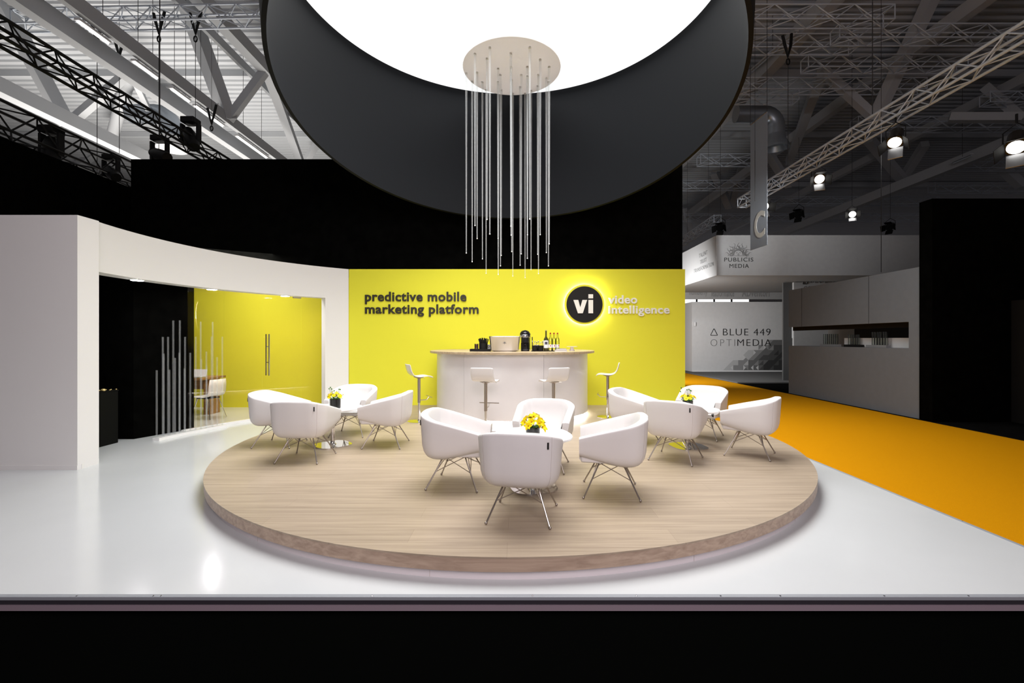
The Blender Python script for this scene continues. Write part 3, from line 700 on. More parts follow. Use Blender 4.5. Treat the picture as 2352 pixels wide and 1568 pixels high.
words('letter', 'video', t, wpx(1397), wpx(1463), wpz(697.3), wpz(678), WY-.002, .03, M['letter_white'], .026, 1.06, o1)
words('letter', 'intelligence', t, wpx(1397), wpx(1537), wpz(726), wpz(701.5), WY-.002, .03, M['letter_white'], .026, 1.06, o1)
# round logo
lo = thing('round_logo_sign', 'round black sign with white letters and glowing halo on yellow wall', 'sign', (wpx(1341.3), WY, wpz(699.5)))
def disc_y(r, y0, y1, n=72, r_in=0):
    m = MB(); ring = lambda r, y: [(r*cos(2*pi*k/n), y, r*sin(2*pi*k/n)) for k in range(n)]
    if r_in:
        V = ring(r, y0)+ring(r, y1)+ring(r_in, y1)+ring(r_in, y0)
        return m.add(V, [(a*n+k, a*n+(k+1) % n, ((a+1) % 4)*n+(k+1) % n, ((a+1) % 4)*n+k) for a in range(4) for k in range(n)])
    V = ring(r, y0)+ring(r, y1)
    return m.add(V, [(k, (k+1) % n, n+(k+1) % n, n+k) for k in range(n)]+[tuple(range(n)), tuple(range(n, 2*n))])
s = WY/F
disc_y(45.4*s, -.075, -.045).build('backing_disc', M['yellow'], lo, smooth=True, angle=40)
disc_y(41.0*s, -.09, -.0755).build('face_disc', M['black_matt'], lo, smooth=True, angle=40)
disc_y(43.5*s, -.044, -.030, 72, 40*s).build('halo_light', M['halo'], lo)
disc_y(30*s, -.045, -.001).build('spacer', M['yellow'], lo, smooth=True, angle=40)
g = 1/3.015*s
def lp(x, z): return ((x-1632)*g, (300-z)*g)
def poly_y(pts, y0, y1):
    n = len(pts); return MB().add([(x, y0, z) for x, z in pts]+[(x, y1, z) for x, z in pts], [tuple(range(n)), tuple(range(n, 2*n))]+[(k, (k+1) % n, n+(k+1) % n, n+k) for k in range(n)])
poly_y([lp(*p) for p in ((1555, 270), (1588, 270), (1602, 322), (1617, 270), (1649, 270), (1619, 361), (1586, 361))], -.11, -.0905).build('letter', M['letter_white'], lo)
m = poly_y([lp(*p) for p in ((1658, 270), (1690, 270), (1690, 361), (1658, 361))], -.11, -.0905)
q = poly_y([lp(*p) for p in ((1658, 231), (1690, 231), (1690, 259), (1658, 259))], -.11, -.0905); m.add(q.v, q.f); m.build('letter', M['letter_white'], lo)

# ------------------------------------------------------------------ hanging drum with light ceiling
DX, DY, DZ, DR = -.135, 6.63, EYE+5.30, 3.20
RC, RR_, RT = Vector((-.116, 6.79, EYE+3.323)), 3.25, .2149
dr = thing('hanging_drum', 'huge black drum with tilted rim hung over the podium, glowing ceiling inside', 'drum lamp', (DX, DY, DZ))
n = 160
def rimp(k, r): a = 2*pi*k/n; v = RC+Vector((r*cos(a), r*sin(a)*cos(RT), -r*sin(a)*sin(RT))); return v-Vector((DX, DY, DZ))
def topp(k, r, z=0): a = 2*pi*k/n; return Vector((r*cos(a), r*sin(a), z))
rows = 10
V = [topp(k, DR)*(1-i/rows)+rimp(k, RR_-.055)*(i/rows) for i in range(rows+1) for k in range(n)]
MB().add(V, [(i*n+k, i*n+(k+1) % n, (i+1)*n+(k+1) % n, (i+1)*n+k) for i in range(rows) for k in range(n)]).build('inner_skin', M['drum_in'], dr, smooth=True, angle=60)
V = [topp(k, DR+.06, .05) for k in range(n)]+[rimp(k, RR_) for k in range(n)]+[rimp(k, RR_-.055) for k in range(n)]
MB().add(V, [(i*n+k, i*n+(k+1) % n, (i+1)*n+(k+1) % n, (i+1)*n+k) for i in range(2) for k in range(n)]).build('outer_skin', M['drum_out'], dr, smooth=True, angle=60)
MB().prism([(topp(k, DR+.06).x, topp(k, DR+.06).y) for k in range(n)], .03, .06).build('lid', M['drum_out'], dr)
V = [topp(k, DR-.002) for k in range(n)]
MB().add(V, [tuple(range(n))]).build('light_ceiling', M['disc'], dr)['label'] = 'glowing white stretched ceiling'
# chandelier of acrylic rods
KZ = EYE+5.20
ch = thing('rod_chandelier', 'round white canopy with many thin clear hanging rods above the bar', 'chandelier', (-.105, 8.76, KZ))
m = MB(); m.lathe([(.936, 0), (.94, .01), (.94, .06)], (0, 0, 0), 96); m.build('canopy', M['canopy'], ch, smooth=True, angle=40)
rods = [(111,1407,290),(135,1462,345),(165,1236,170),(178,1317,285),(211,1443,345),(226,1535,400),(240,1198,200),(257,1289,130),(308,1316,345),(309,1540,260),(328,1422,395),(323,1487,300),(388,1240,165),(389,1296,250),(393,1398,330),(400,1550,420),(445,1483,375),(452,1412,300),(476,1560,420),(491,1294,310),(490,1440,250),(505,1196,130),(513,1510,400),(554,1415,370),(559,1535,300),(570,1293,205),(608,1404,320),(621,1487,345),(626,1350,250)]
for tx, ty, py in rods:
    px = 1030+tx/2.7034; pyt = 60+py/2.7034; d = min(F*5.20/(VY-pyt), 9.62); X = (px-VX)*d/F; zb = EYE+(VY-(60+ty/2.7034))*d/F
    x, y = X+.105, d-8.76
    q = math.hypot(x, y)
    if q > .9: x *= .9/q; y *= .9/q
    rd = MB().tube([(x, y, 0), (x, y, zb-KZ)], [.022, .0095], 10).build('rod', M['rod'], ch, smooth=True, angle=40)
    MB().ball((x, y, zb-KZ-.004), .011, 8, 6).build('rod_tip', M['tip'], rd, smooth=True)
    MB().lathe([(.028, -.012), (.024, 0)], (x, y, -.002), 10).build('socket', M['canopy'], ch)

# ------------------------------------------------------------------ wing wall details: downlights, glass, rods
for px, lb in ((315, 'round downlight in the soffit over the black room'), (487, 'round downlight in the soffit over the standing rods'), (655, 'round downlight in the soffit over the glass door')):
    tx = (px-VX)/F; r = CR+.12          # where that sight line crosses the middle of the soffit
    A_ = 1+tx*tx; B_ = -2*(CX*tx+CY); C_ = CX*CX+CY*CY-r*r; dd = (-B_+math.sqrt(B_*B_-4*A_*C_))/(2*A_)
    t = thing('downlight', lb, 'ceiling light', (tx*dd, dd, OZ), 0, 'downlights in the wing wall soffit')
    MB().lathe([(.085, -.012), (.095, -.008), (.095, 0)], (0, 0, 0), 28).build('trim_ring', M['white_gloss'], t, smooth=True)
    MB().lathe([(.078, -.016), (.078, -.0125)], (0, 0, 0), 28).build('lens', M['down'], t)
GR = 4.86
def gpx(px, r=GR):
    tx = (px-VX)/F; A_ = 1+tx*tx; B_ = -2*(CX*tx+CY); C_ = CX*CX+CY*CY-r*r
    d = (-B_+math.sqrt(B_*B_-4*A_*C_))/(2*A_); return math.degrees(math.atan2(d-CY, tx*d-CX)) % 360, d
gs = thing('glass_screen', 'curved frameless glass screen and door closing the wing wall opening', 'glass partition', (0, 0, 0))
pan = [(432, 514.5), (515.5, 602.5), (692.5, 760)]
def gpanel(parent, name, p0, p1, z1=2.75):
    a0, a1 = gpx(p0)[0], gpx(p1)[0]; m = MB(); arcwall(m, a0, a1, GR, GR+.010, .05, z1, 14); return m.build(name, M['glass'], parent, smooth=True, angle=40)
for a, b in pan: gpanel(gs, 'glass_pane', a, b)
door = gpanel(gs, 'glass_door', 603.5, 691.5)
a0, a1 = gpx(420)[0], gpx(770)[0]; m = MB(); arcwall(m, a0, a1, GR-.03, GR+.04, 0, .05, 40); m.build('floor_channel', M['white_gloss'], gs, smooth=True, angle=40)
ah, dh = gpx(615); h0 = arc(ah, GR-.06, 0); tg = Vector((-sin(R(ah)), cos(R(ah)), 0))
for off, rr_ in ((0, GR-.06), (0, GR+.07)):
    p = arc(ah, rr_, 0); z0 = EYE-(862-VY)*dh/F; z1 = EYE-(767-VY)*dh/F
    hd = MB().tube([p+Vector((0, 0, z0)), p+Vector((0, 0, z1))], .014, 12).build('door_handle', M['chrome'], door, smooth=True)
m = MB()
for yy in (796, 832):
    z = EYE-(yy-VY)*dh/F; m.tube([arc(ah, GR-.06, z), arc(ah, GR+.07, z)], .009, 8)
m.build('handle_spacer', M['chrome'], door, smooth=True)
ap, dp = gpx(682); c = arc(ap, GR, EYE-(682-VY)*dp/F); n3 = Vector((cos(R(ap)), sin(R(ap)), 0)); tg = Vector((-n3.y, n3.x, 0))
MB().obox(c, n3*.02, tg*.085, Vector((0, 0, .03))).build('hinge_plate', M['steel'], door, bevel=.003)
# standing rods
RDR = 4.70
rs = thing('rod_screen', 'row of clear standing rods on a low white plinth before the glass', 'rod screen', (0, 0, 0))
a0, a1 = gpx(358, RDR)[0], gpx(516, RDR)[0]; m = MB(); arcwall(m, a0, a1, RDR-.065, RDR+.065, 0, .045, 24); m.build('plinth', M['white_gloss'], rs, smooth=True, angle=40)
RODS = [(360,850),(374,773.5),(376,812),(386,773.5),(389,849),(398,736),(402,822),(413,735.5),(412,810),(425,773.5),(424,846),(437,810),(449.5,773),(461,738.5),(462.5,825),(474,807),(474.5,840),(486,773),(488.5,739),(498.5,820),(510.6,773)]
for i, (px, py) in enumerate(RODS):
    r = RDR+(.03 if i % 2 else -.03); a, d = gpx(px, r); p = arc(a, r, 0); z = EYE-(py-VY)*d/F
    MB().tube([p+Vector((0, 0, .045)), p+Vector((0, 0, z))], .0145, 12).build('rod', M['floor_rod'], rs, smooth=True, angle=40)
# black counter with small golden things
t = thing('black_counter', 'black box counter in the dark room behind the wing wall', 'counter', (-6.50, 7.41, 0))
MB().box((-.9, -1.15, 0), (0, 0, .84)).build('counter_body', M['counter_black'], t, bevel=.003)
MB().box((-.9, -1.15, .84), (.008, .008, .86)).build('counter_slab', M['counter_black'], t, bevel=.002)
rr = random.Random(4)
for k in range(13):
    p = (-6.515-.05*(k % 3), 7.39-k*.038, .86)
    q = rr.uniform(.012, .018) if k != 6 else .032
    o = MB().ball((0, 0, q*.7), q, 12, 8, .7).build('chocolate_ball', M['gold'], None, smooth=True); o.location = p
    tag(o, 'small golden sweet scattered along the edge of the black counter' if k != 6 else 'largest golden sweet in the row on the black counter', 'sweet', 'golden sweets on the black counter')
# meeting table and chair behind the glass
t = thing('meeting_table', 'wooden meeting table with slab legs behind the glass', 'table', (-7.10, 10.28, 0))
MB().box((-1.2, -.4, .79), (.26, .4, .835)).build('tabletop', M['table_wood'], t, bevel=.004)
MB().box((.10, -.13, 0), (.24, .22, .79)).build('leg', M['table_wood'], t, bevel=.004)
MB().box((-1.1, -.13, 0), (-.96, .22, .79)).build('leg', M['table_wood'], t, bevel=.004)
MB().box((-.96, -.06, .56), (.10, .0, .79)).build('modesty_panel', M['table_wood'], t)
t = thing('laptop', 'pale laptop lying on the wooden meeting table', 'laptop', (-7.12, 10.05, .835))
MB().box((-.17, -.12, 0), (.17, .12, .016)).build('laptop_base', M['alu'], t, bevel=.003)
MB().obox((-.0, .135, .09), (.17, 0, 0), (0, .003, 0), (0, .02, .085)).build('screen', M['white_gloss'], t)
t = thing('meeting_chair', 'white shell chair on thin metal legs at the meeting table', 'chair', (-6.60, 9.72, 0), R(82))
prof = [(-.235, .83), (-.228, .70), (-.215, .56), (-.17, .485), (-.08, .455), (.08, .46), (.18, .468), (.225, .45)]
V = [Vector((u*(.235-.02*(i == 0)), y-(.02*(1-u*u) if i < 3 else 0), z)) for i, (y, z) in enumerate(prof) for u in (-1, -.5, 0, .5, 1)]
o = MB().add(V, [(i*5+k, i*5+k+1, (i+1)*5+k+1, (i+1)*5+k) for i in range(len(prof)-1) for k in range(4)]).build('seat_shell', M['white_gloss'], t, smooth=True, angle=80)
o.modifiers.new('solid', 'SOLIDIFY').thickness = .014
MB().box((-.15, -.15, .425), (.15, .15, .44)).build('seat_bracket', M['black_matt'], t)
for sx in (-1, 1):
    for sy in (-1, 1): MB().tube([(sx*.13, sy*.13, .43), (sx*.22, sy*.24, 0)], .009, 8).build('leg', M['chrome'], t, smooth=True)

# ------------------------------------------------------------------ roof steel
def Ppt(ratio, z, d): return Vector((ratio*(z-EYE), d, z))
def roofbeam(name, lb, ratio, z, d0, d1, w, h):
    o = MB().beam(Ppt(ratio, z, d0), Ppt(ratio, z, d1), w, h).build(name, M['roof_steel']); tag(o, lb, 'roof beam'); return o
FR = 17.4
rt = thing('roof_frame', 'pale steel roof frame of beams and zigzag braces in the upper left', 'roof frame', (0, 0, 0))
def beam(name, a, b, wd, h, par, mt=None): return MB().beam(a, b, wd, h).build(name, mt or M['roof_steel'], par)
for rto, z, wd, h in ((-2.05, 10, .42, .5), (-1.455, 10, .30, .5), (-1.315, 10, .16, .4), (-.93, 12, .35, .45), (-1.0, 12, .12, .3)):
    beam('chord', Ppt(rto, z, 7), Ppt(rto, z, 55), wd, h, rt)
for a, b, w_ in (((525, 275, 17.2), (612, 158, 17.3), .26), ((525, 275, 17.2), (415, -30, 15.6), .42), ((155, 287, 17.6), (300, 163, 17.5), .26), ((155, 287, 17.6), (-15, -30, 15.8), .42),
                 ((612, 158, 17.3), (690, 372, 24.5), .34), ((700, 372, 27), (737, 318, 26), .3), ((300, 165, 17.5), (345, 260, 21), .2), ((180, 380, 30), (290, 300, 28), .4),
                 ((395, 385, 33), (495, 310, 31), .4), ((0, 185, 18), (22, 225, 18), .3)):
    beam('brace', at(*a), at(*b), w_, w_, rt)
for d, z in ((19.8, 13.25), (25.7, 13.25)): beam('purlin', (-32, d, z), (-3, d, z), .12, .3, rt)
for p0, p1, r_, lb in (((350, 0, 17.5), (318, 105, 19), .22, 'thick round steel pole rising to the roof left of the drum'), ((298, 170, 20), (258, 312, 24), .26, 'round steel pole slanting down behind the black lighting truss')):
    o = MB().tube([at(*p0), at(*p1)], r_, 16).build('roof_pole', M['roof_steel'], None, smooth=True, angle=40); tag(o, lb, 'pole', 'round poles in the roof')
for a, b, lb in (((43, 97), 0, 'uppermost fluorescent strip lamp along the roof beam'), ((137, 178), 0, 'second fluorescent strip lamp from the top of the roof beam'), ((200, 231), 0, 'third fluorescent strip lamp from the top of the roof beam'), ((240, 288), 0, 'fourth fluorescent strip lamp, above the moving head'), ((310, 361), 0, 'lowest fluorescent strip lamp, just above the black wall')):
    d0, d1 = F*(9.72-EYE)/(VY-a[0]), F*(9.72-EYE)/(VY-a[1])
    t = thing('strip_lamp', lb, 'strip lamp', (0, 0, 0), 0, 'fluorescent strip lamps on the roof beam')
    A_, B_ = Ppt(-1.375, 9.72, d0), Ppt(-1.375, 9.72, d1); L_ = B_-A_
    MB().beam(A_, B_, .14, .06).build('housing', M['white_gloss'], t)
    for q in (.2, .8):
        p_ = A_+L_*q; MB().tube([p_, (p_.x, p_.y, 13.43)], .008, 5).build('hanger', M['cable'], t)
    MB().tube([A_+L_*.03+Vector((0, 0, -.05)), B_-L_*.03+Vector((0, 0, -.05))], .03, 8).build('lamp_tube', M['tube'], t, smooth=True)
rt2 = thing('roof_frame', 'dark steel roof frame of beams and braces in the upper right', 'roof frame', (0, 0, 0))
for rto, z, wd, h in ((.925, 12, .40, .5), (1.37, 12, .3, .45), (2.5, 10, .4, .5), (1.95, 12, .3, .4)):
    beam('chord', Ppt(rto, z, 7), Ppt(rto, z, 55), wd, h, rt2)
for a, b, w_ in (((1888, 160, 17.4), (2008, 270, 17.4), .28), ((2008, 275, 17.4), (2140, -5, 15.5), .36), ((1888, 165, 17.4), (1812, 372, 25), .34), ((1995, 320, 24), (2075, 415, 26), .4), ((1640, 395, 32), (1675, 475, 34), .45),
                 ((1760, 345, 24), (1812, 425, 26), .36), ((2125, 330, 24), (2080, 400, 26), .36), ((1712, 350, 30), (1680, 470, 34), .4), ((2180, 270, 18), (2345, 270, 17), .3), ((2265, 200, 19), (2352, 275, 18), .35), ((2260, 345, 25), (2345, 425, 25), .4), ((1570, 480, 38), (1590, 540, 38), .4)):
    beam('brace', at(*a), at(*b), w_, w_, rt2)
for d, z in ((19.8, 13.25), (25.7, 13.25), (34, 13.25)): beam('purlin', (3, d, z), (40, d, z), .12, .3, rt2)
for lbl, (a, b) in (('thin bright strip lamp along the right roof beam beside the drum', ((1728, 165, 17.8), (1830, 75, 15.0))), ('faint strip lamp along the far right roof beam', ((2190, 375, 21), (2232, 357, 20)))):
    t = thing('strip_lamp', lbl, 'strip lamp', (0, 0, 0)); A_, B_ = at(*a), at(*b)
    p_ = (A_+B_)/2; MB().tube([p_, (p_.x, p_.y, 13.43)], .008, 5).build('hanger', M['cable'], t)
    MB().beam(A_+Vector((0, 0, .07)), B_+Vector((0, 0, .07)), .14, .06).build('housing', M['roof_steel'], t); MB().tube([A_, B_], .025, 8).build('lamp_tube', M['truss_alu'], t)

# box trusses -------------------------------------------------------
def truss(lb, p, q, size, bay, mt, group=None, rch=.025, rbr=.011, cat='truss', tri=False, wires=False):
    p = Vector(p); q = Vector(q); d = q-p; L = d.length; u = d/L
    t = thing('lighting_truss', lb, cat, p, 0, group)
    up = Vector((0, 0, 1)); sx = u.cross(up).normalized(); sz = sx.cross(u).normalized()
    if tri: cs = [sx*size/2+sz*size*.3, -sx*size/2+sz*size*.3, -sz*size*.55]
    else: cs = [sx*size/2+sz*size/2, -sx*size/2+sz*size/2, -sx*size/2-sz*size/2, sx*size/2-sz*size/2]
    for c in cs: MB().tube([c, c+d], rch, 8).build('chord', mt, t, smooth=True)
    if wires:
        for q_ in (.25, .8): MB().tube([d*q_, (d.x*q_, d.y*q_, 13.43-p.z)], .007, 5).build('suspension_wire', M['cable'], t)
    n = max(2, int(round(L/bay))); st = L/n; nf = len(cs); total = nf*n
    bm = MB()
    for f_ in range(nf):
        a, b = cs[f_], cs[(f_+1) % nf]
        for i in range(n):
            s0, s1 = u*st*i, u*st*(i+1)
            e = (a+s0, b+s1) if (i+f_) % 2 == 0 else (b+s0, a+s1)
            if total <= 100: MB().tube(e, rbr, 6).build('brace', mt, t)
            else: bm.tube(e, rbr, 6)
    if total > 100: bm.build('brace_lacing', mt, t)['kind'] = 'stuff'
    for s0 in (Vector(), d):
        fr = MB()
        for f_ in range(nf): fr.tube([cs[f_]+s0, cs[(f_+1) % nf]+s0], rbr*1.2, 6)
        fr.build('end_frame', mt, t)
    return t
truss('black lighting truss running from the left edge to above the black wall', (-8.1, 6.4, 6.5), (-8.1, 13.5, 6.5), .30, .36, M['truss_black'], None, .03, .014)
truss('lower black lighting truss above the left black wall', (-10.9, 8.0, 6.35), (-10.9, 14.2, 6.25), .55, .5, M['truss_black'], None, .035, .018)
truss('second black truss right behind the lower left one', (-12.4, 9.5, 6.3), (-12.4, 15.0, 6.2), .5, .5, M['truss_black'], None, .035, .018)
truss('grey aluminium truss crossing the roof at the top left', at(42, 48, 13.6), at(680, 34, 13.6), .42, .42, M['truss_alu'], None, .03, .016)
truss('large pale aluminium truss slanting down the right side', (8.12, 7.0, 6.52), (8.0, 16.2, 6.52), .30, .42, M['truss_alu'], None, .028, .012)
truss('small pale truss behind the banner, low over the white fascia', at(1560, 560, 27), at(1648, 502, 22), .34, .4, M['truss_alu'], None, .028, .014, wires=True)
rowsR = [(1680, 2042, 38, 13.4, 'short bright cross truss at the top right of the drum'), (1918, 2420, 80, 14.2, 'second cross truss on the right, running to the picture edge'),
         (1690, 1960, 102, 14.7, 'third cross truss on the right, ending at the roof beam'), (1848, 2210, 147, 15.8, 'fourth cross truss on the right, above the zigzag brace'),
         (1700, 2118, 198, 17.2, 'fifth cross truss on the right, level with the large truss middle'), (1690, 1828, 222, 17.9, 'short cross truss over the right duct elbow'),
         (1962, 2420, 286, 20.2, 'cross truss behind the barn-door spotlight'), (2262, 2420, 228, 18.1, 'short cross truss at the right picture edge'),
         (1605, 1730, 368, 24.5, 'far cross truss left of the grey banner'), (1560, 1725, 426, 28.5, 'farther thin cross truss left of the grey banner'),
         (1740, 2150, 462, 31.5, 'far cross truss above the white fascia'), (1570, 2150, 500, 35, 'farthest cross truss over the white fascia'), (2200, 2420, 378, 24, 'upper cross truss over the black booth'), (2140, 2420, 432, 28, 'lower cross truss over the black booth')]
for x0, x1, yy, d, lb in rowsR: truss(lb, at(x0, yy, d), at(x1, yy, d), .42 if d < 20 else .5, .55 if d < 20 else .8, M['truss_alu'], 'cross trusses on the right', .022, .016)

# ducts -------------------------------------------------------------
def duct(lb, pts, r, base):
    t = thing('air_duct', lb, 'air duct', base); B = Vector(base)
    pts = [Vector(p)-B for p in pts]
    MB().tube(pts, r, 24).build('pipe', M['duct'], t, smooth=True, angle=60)
    e = pts[-1]
    MB().lathe([(r*1.02, .15), (r*1.1, -.05), (r*1.45, -.28), (r*1.5, -.42), (r*1.3, -.42), (r*1.0, -.2)], e, 28).build('outlet_ring', M['white_gloss'] if 'left' in lb else M['duct'], t, smooth=True, angle=40)
d = 21.0; a = at(300, 262, d); b = at(388, 262, d); rr_ = .42
el = [a, at(360, 262, d)]+[at(360, 262, d)+Vector((.7*sin(R(k*15)), 0, -.7*(1-cos(R(k*15))))) for k in range(1, 7)]+[at(394, 322, d)]
el[-1].x = el[-2].x
duct('silver air duct elbow behind the black truss on the left', el, rr_, el[0])
d = 19.0
el = [at(1690, 262, d), at(1752, 262, d)]+[at(1752, 262, d)+Vector((.55*sin(R(k*15)), 0, -.55*(1-cos(R(k*15))))) for k in range(1, 7)]+[at(1780, 318, d)]
el[-1].x = el[-2].x
duct('grey air duct elbow behind the hanging banner', el, .34, el[0])

# stage lights ------------------------------------------------------
def moving_head(lb, c, s_, tilt, wire=None):
    t = thing('moving_head_light', lb, 'stage light', c, 0, 'moving head lamps on the left trusses')
    if wire: MB().tube([(0, 0, .45*s_), (0, 0, wire-c[2])], .012, 6).build('support_wire', M['cable'], t)
    MB().box((-.15*s_, -.13*s_, .32*s_), (.15*s_, .13*s_, .45*s_)).build('base', M['truss_black'], t, bevel=.02)
    for sx in (-1, 1): MB().box((sx*.18*s_-.025*s_, -.06*s_, -.12*s_), (sx*.18*s_+.025*s_, .06*s_, .32*s_)).build('yoke_arm', M['truss_black'], t, bevel=.01)
    q = Vector((sin(tilt), -.3, -cos(tilt))).normalized()
    MB().tube([-q*.26*s_, -q*.1*s_, q*.16*s_, q*.28*s_], [.10*s_, .14*s_, .145*s_, .12*s_], 16).build('head', M['truss_black'], t, smooth=True)
moving_head('black moving head lamp hanging below the upper black truss', at(438, 318, 11.2), 1.1, .5)
moving_head('black moving head lamp standing just above the black wall', at(367, 356, 11.6), 1.05, 1.2, 13.43)
moving_head('black moving head lamp on the lower left truss, biggest of the dark cluster', at(118, 345, 10.6), 1.2, .3)
moving_head('black moving head lamp at the right end of the lower left truss', at(255, 396, 12.0), 1.0, .9)
def par(lb, c, aim, s_, lit=True, drop=None):
    t = thing('spotlight', lb, 'spotlight', c, 0, 'spotlights in the right hall')
    q = (Vector(aim)-Vector(c)).normalized()
    can = MB().tube([-q*.30*s_, -q*.24*s_, q*.02*s_, q*.16*s_], [.06*s_, .13*s_, .14*s_, .16*s_], 18).build('can', M['black_gloss'], t, smooth=True, angle=40)
    if lit: MB().tube([q*.162*s_, q*.168*s_], .125*s_, 16).build('lens', M['lens'], t)
    up = Vector((0, 0, 1)); sx = q.cross(up).normalized(); sz = sx.cross(q)
    for a_, b_ in ((sz, sx), (-sz, sx), (sx, sz), (-sx, sz)):
        c_ = q*.27*s_+a_*.20*s_; MB().obox(c_, b_*.13*s_, (q*.11+a_*.06)*s_, a_*.004).build('barn_door', M['alu'] if lit and a_ == -sz else M['black_matt'], t)  # on lit spots one flap is bright metal, standing in for a highlight
    MB().tube([sx*.17*s_, sx*.17*s_+up*.22*s_, up*.36*s_-sx*0, -sx*.17*s_+up*.22*s_, -sx*.17*s_], .012*s_, 6).build('yoke', M['truss_black'], t)
    MB().tube([up*.36*s_, up*.52*s_ if drop is None else Vector((0, 0, drop-c[2]))], .02*s_ if drop is None else .007, 6).build('clamp', M['truss_black'], t)
par('barn-door spotlight hanging below the middle of the large pale truss', at(2057, 318, 9.6), (4, 6, 0), .95)
par('barn-door spotlight at the right picture edge', at(2335, 328, 8.6), (5, 5, 0), 1.05)
par('spotlight hanging under the pale truss between banner and duct', at(1880, 408, 12.6), (5, 5, 1), .95)
par('spotlight at the lower end of the pale truss beside the banner', at(1752, 472, 15.5), (6, 5, 1), 1.1)
par('distant lit spotlight above the white fascia', at(1957, 492, 17), (2.0, 0, 1.5), .9, True, 13.43)
par('dark unlit spotlight between banner and distant lit lamp', at(1835, 490, 22), (2, 10, 0), 1.2, False, 13.43)
par('dark unlit spotlight right of the small pale truss', at(1655, 520, 20), (2, 10, 0), 1.1, False, 13.43)
par('dark unlit spotlight above the right end of the white fascia', at(2045, 520, 22), (2, 10, 0), 1.1, False, 13.43)

# cables ------------------------------------------------------------
def cable(lb, x, y0, y1, d, sling=True):
    p, q = at(x, y0, d), at(x, y1, d); t = thing('hoist_cable', lb, 'cable', p, 0, 'hoist cables under the roof'); L = q.z-p.z
    MB().tube([(0, 0, 0), (0, 0, L)], .009, 6).build('wire', M['cable'], t)
    if not sling or lb.startswith('short') or x == 274: MB().tube([(0, 0, 0), (0, 0, 13.43-p.z)], .006, 6).build('upper_wire', M['cable'], t)
    if sling:
        MB().tube([(-.16, 0, .62), (-.09, 0, .33), (0, 0, 0), (.08, 0, .33), (.13, .05, .7)], .042, 8).build('sling', M['truss_black'], t, smooth=True)
        MB().tube([Vector((.05*sin(k*pi/4), 0, -.15-.09*cos(k*pi/4))) for k in range(9)], .02, 6).build('shackle', M['truss_black'], t)
cable('hoist cable with black sling, leftmost under the roof', 223, 100, 392, 13.5)
cable('hoist cable with black sling hanging from the strip lamp beam', 274, 130, 352, 14.5)
cable('hoist cable under the left end of the grey cross truss', 365, 78, 345, 13.6)
cable('hoist cable dropping to the upper moving head lamp', 449, 78, 285, 13.6)
cable('short black sling near the lower strip lamps', 486, 285, 300, 16)
cable('hoist cable down to the spotlight on the pale truss', 2004, 5, 262, 10.3, False)
cable('hoist cable down to the pale truss beside the duct', 1810, 130, 400, 13.4)
cable('hoist cable in front of the grey banner', 1734, 345, 462, 13.6, False)
cable('thin wire with hook down to the neighbour counter wall', 2024, 420, 625, 12.5, False)

# ------------------------------------------------------------------ neighbours across the aisle
ban = thing('hanging_banner', 'tall grey hanging banner with a large white letter C', 'banner', at(1743, 425, 14))
B = Vector(ban.location); tl, trp, br, bl = [at(*p)-B for p in ((1722, 287, 14.3), (1758.5, 255, 13.45), (1765, 562, 13.45), (1725, 575, 14.3))]
trp.z = tl.z; br.z = bl.z; br.x = trp.x = (trp.x+br.x)/2; tl.x = bl.x = (tl.x+bl.x)/2
nb = (trp-tl).cross(bl-tl).normalized()
if nb.y > 0: nb = -nb
MB().sheet([tl, trp], [bl, br], [-nb*.012]*2).build('cloth', M['banner'], ban)
ub = (trp-tl).normalized(); wb = (trp-tl).length
def banmap(X, Y, Zz): p = tl+ub*X+nb*(.004-(Y)); p.z = Zz; return p
zc0 = at(1745, 548, 13.9).z-B.z; zc1 = at(1745, 487, 13.9).z-B.z
write('letter', 'C', ban, wb*.26, wb*.88, zc0, zc1, 0, .004, M['letter_white'], .02, 1, banmap)
MB().tube([tl, trp], .02, 8).build('top_rail', M['alu'], ban)
for q in (tl, trp): MB().tube([q, (q.x, q.y, 13.43-B.z)], .008, 5).build('suspension_wire', M['cable'], ban)

FX0, FX1, FY0, FY1, FZ0, FZ1 = 7.46, 15.9, 17.0, 23.4, 4.07, 5.57
fa = thing('fascia_box', 'large hanging white fascia ring of the neighbouring stand', 'fascia', (FX0, FY0, FZ0))
hb = FZ1-FZ0
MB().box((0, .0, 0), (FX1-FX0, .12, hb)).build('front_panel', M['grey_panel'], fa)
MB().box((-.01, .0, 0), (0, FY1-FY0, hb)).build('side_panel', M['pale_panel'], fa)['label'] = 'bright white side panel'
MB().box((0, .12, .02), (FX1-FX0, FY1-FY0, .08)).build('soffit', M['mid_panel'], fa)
o = (FX0, FY0, FZ0)
def fx(x, d=17.0): return (x-VX)*d/F
def fz(y, d=17.0): return EYE-(y-VY)*d/F
words('letter', 'PUBLICIS', fa, fx(1663.5), fx(1730), fz(600.5), fz(591.5), FY0, .01, M['ink'], 0, 1.15, o)
words('letter', 'MEDIA', fa, fx(1675.5), fx(1720), fz(615), fz(606), FY0, .01, M['ink'], 0, 1.15, o)
em = MB(); ec = Vector((fx(1696)-FX0, -.004, fz(586)-FZ0))
for k in range(19):
    a = R(180*k/18); L = .40+.10*(k % 2); pts = []
    for i in range(6):
        q = .2+(L-.2)*i/5+0; wv = .035*sin(i*1.6+k)
        pts.append(ec+Vector((q*cos(a)-wv*sin(a), 0, q*sin(a)*.95+wv*cos(a))))
    em.tube(pts, [.02, .02, .018, .015, .011, .004], 5)
for k in range(26):
    a = R(180*k/25); em.ball(ec+Vector((.17*cos(a), 0, .02+.17*sin(a))), .018, 6, 4)
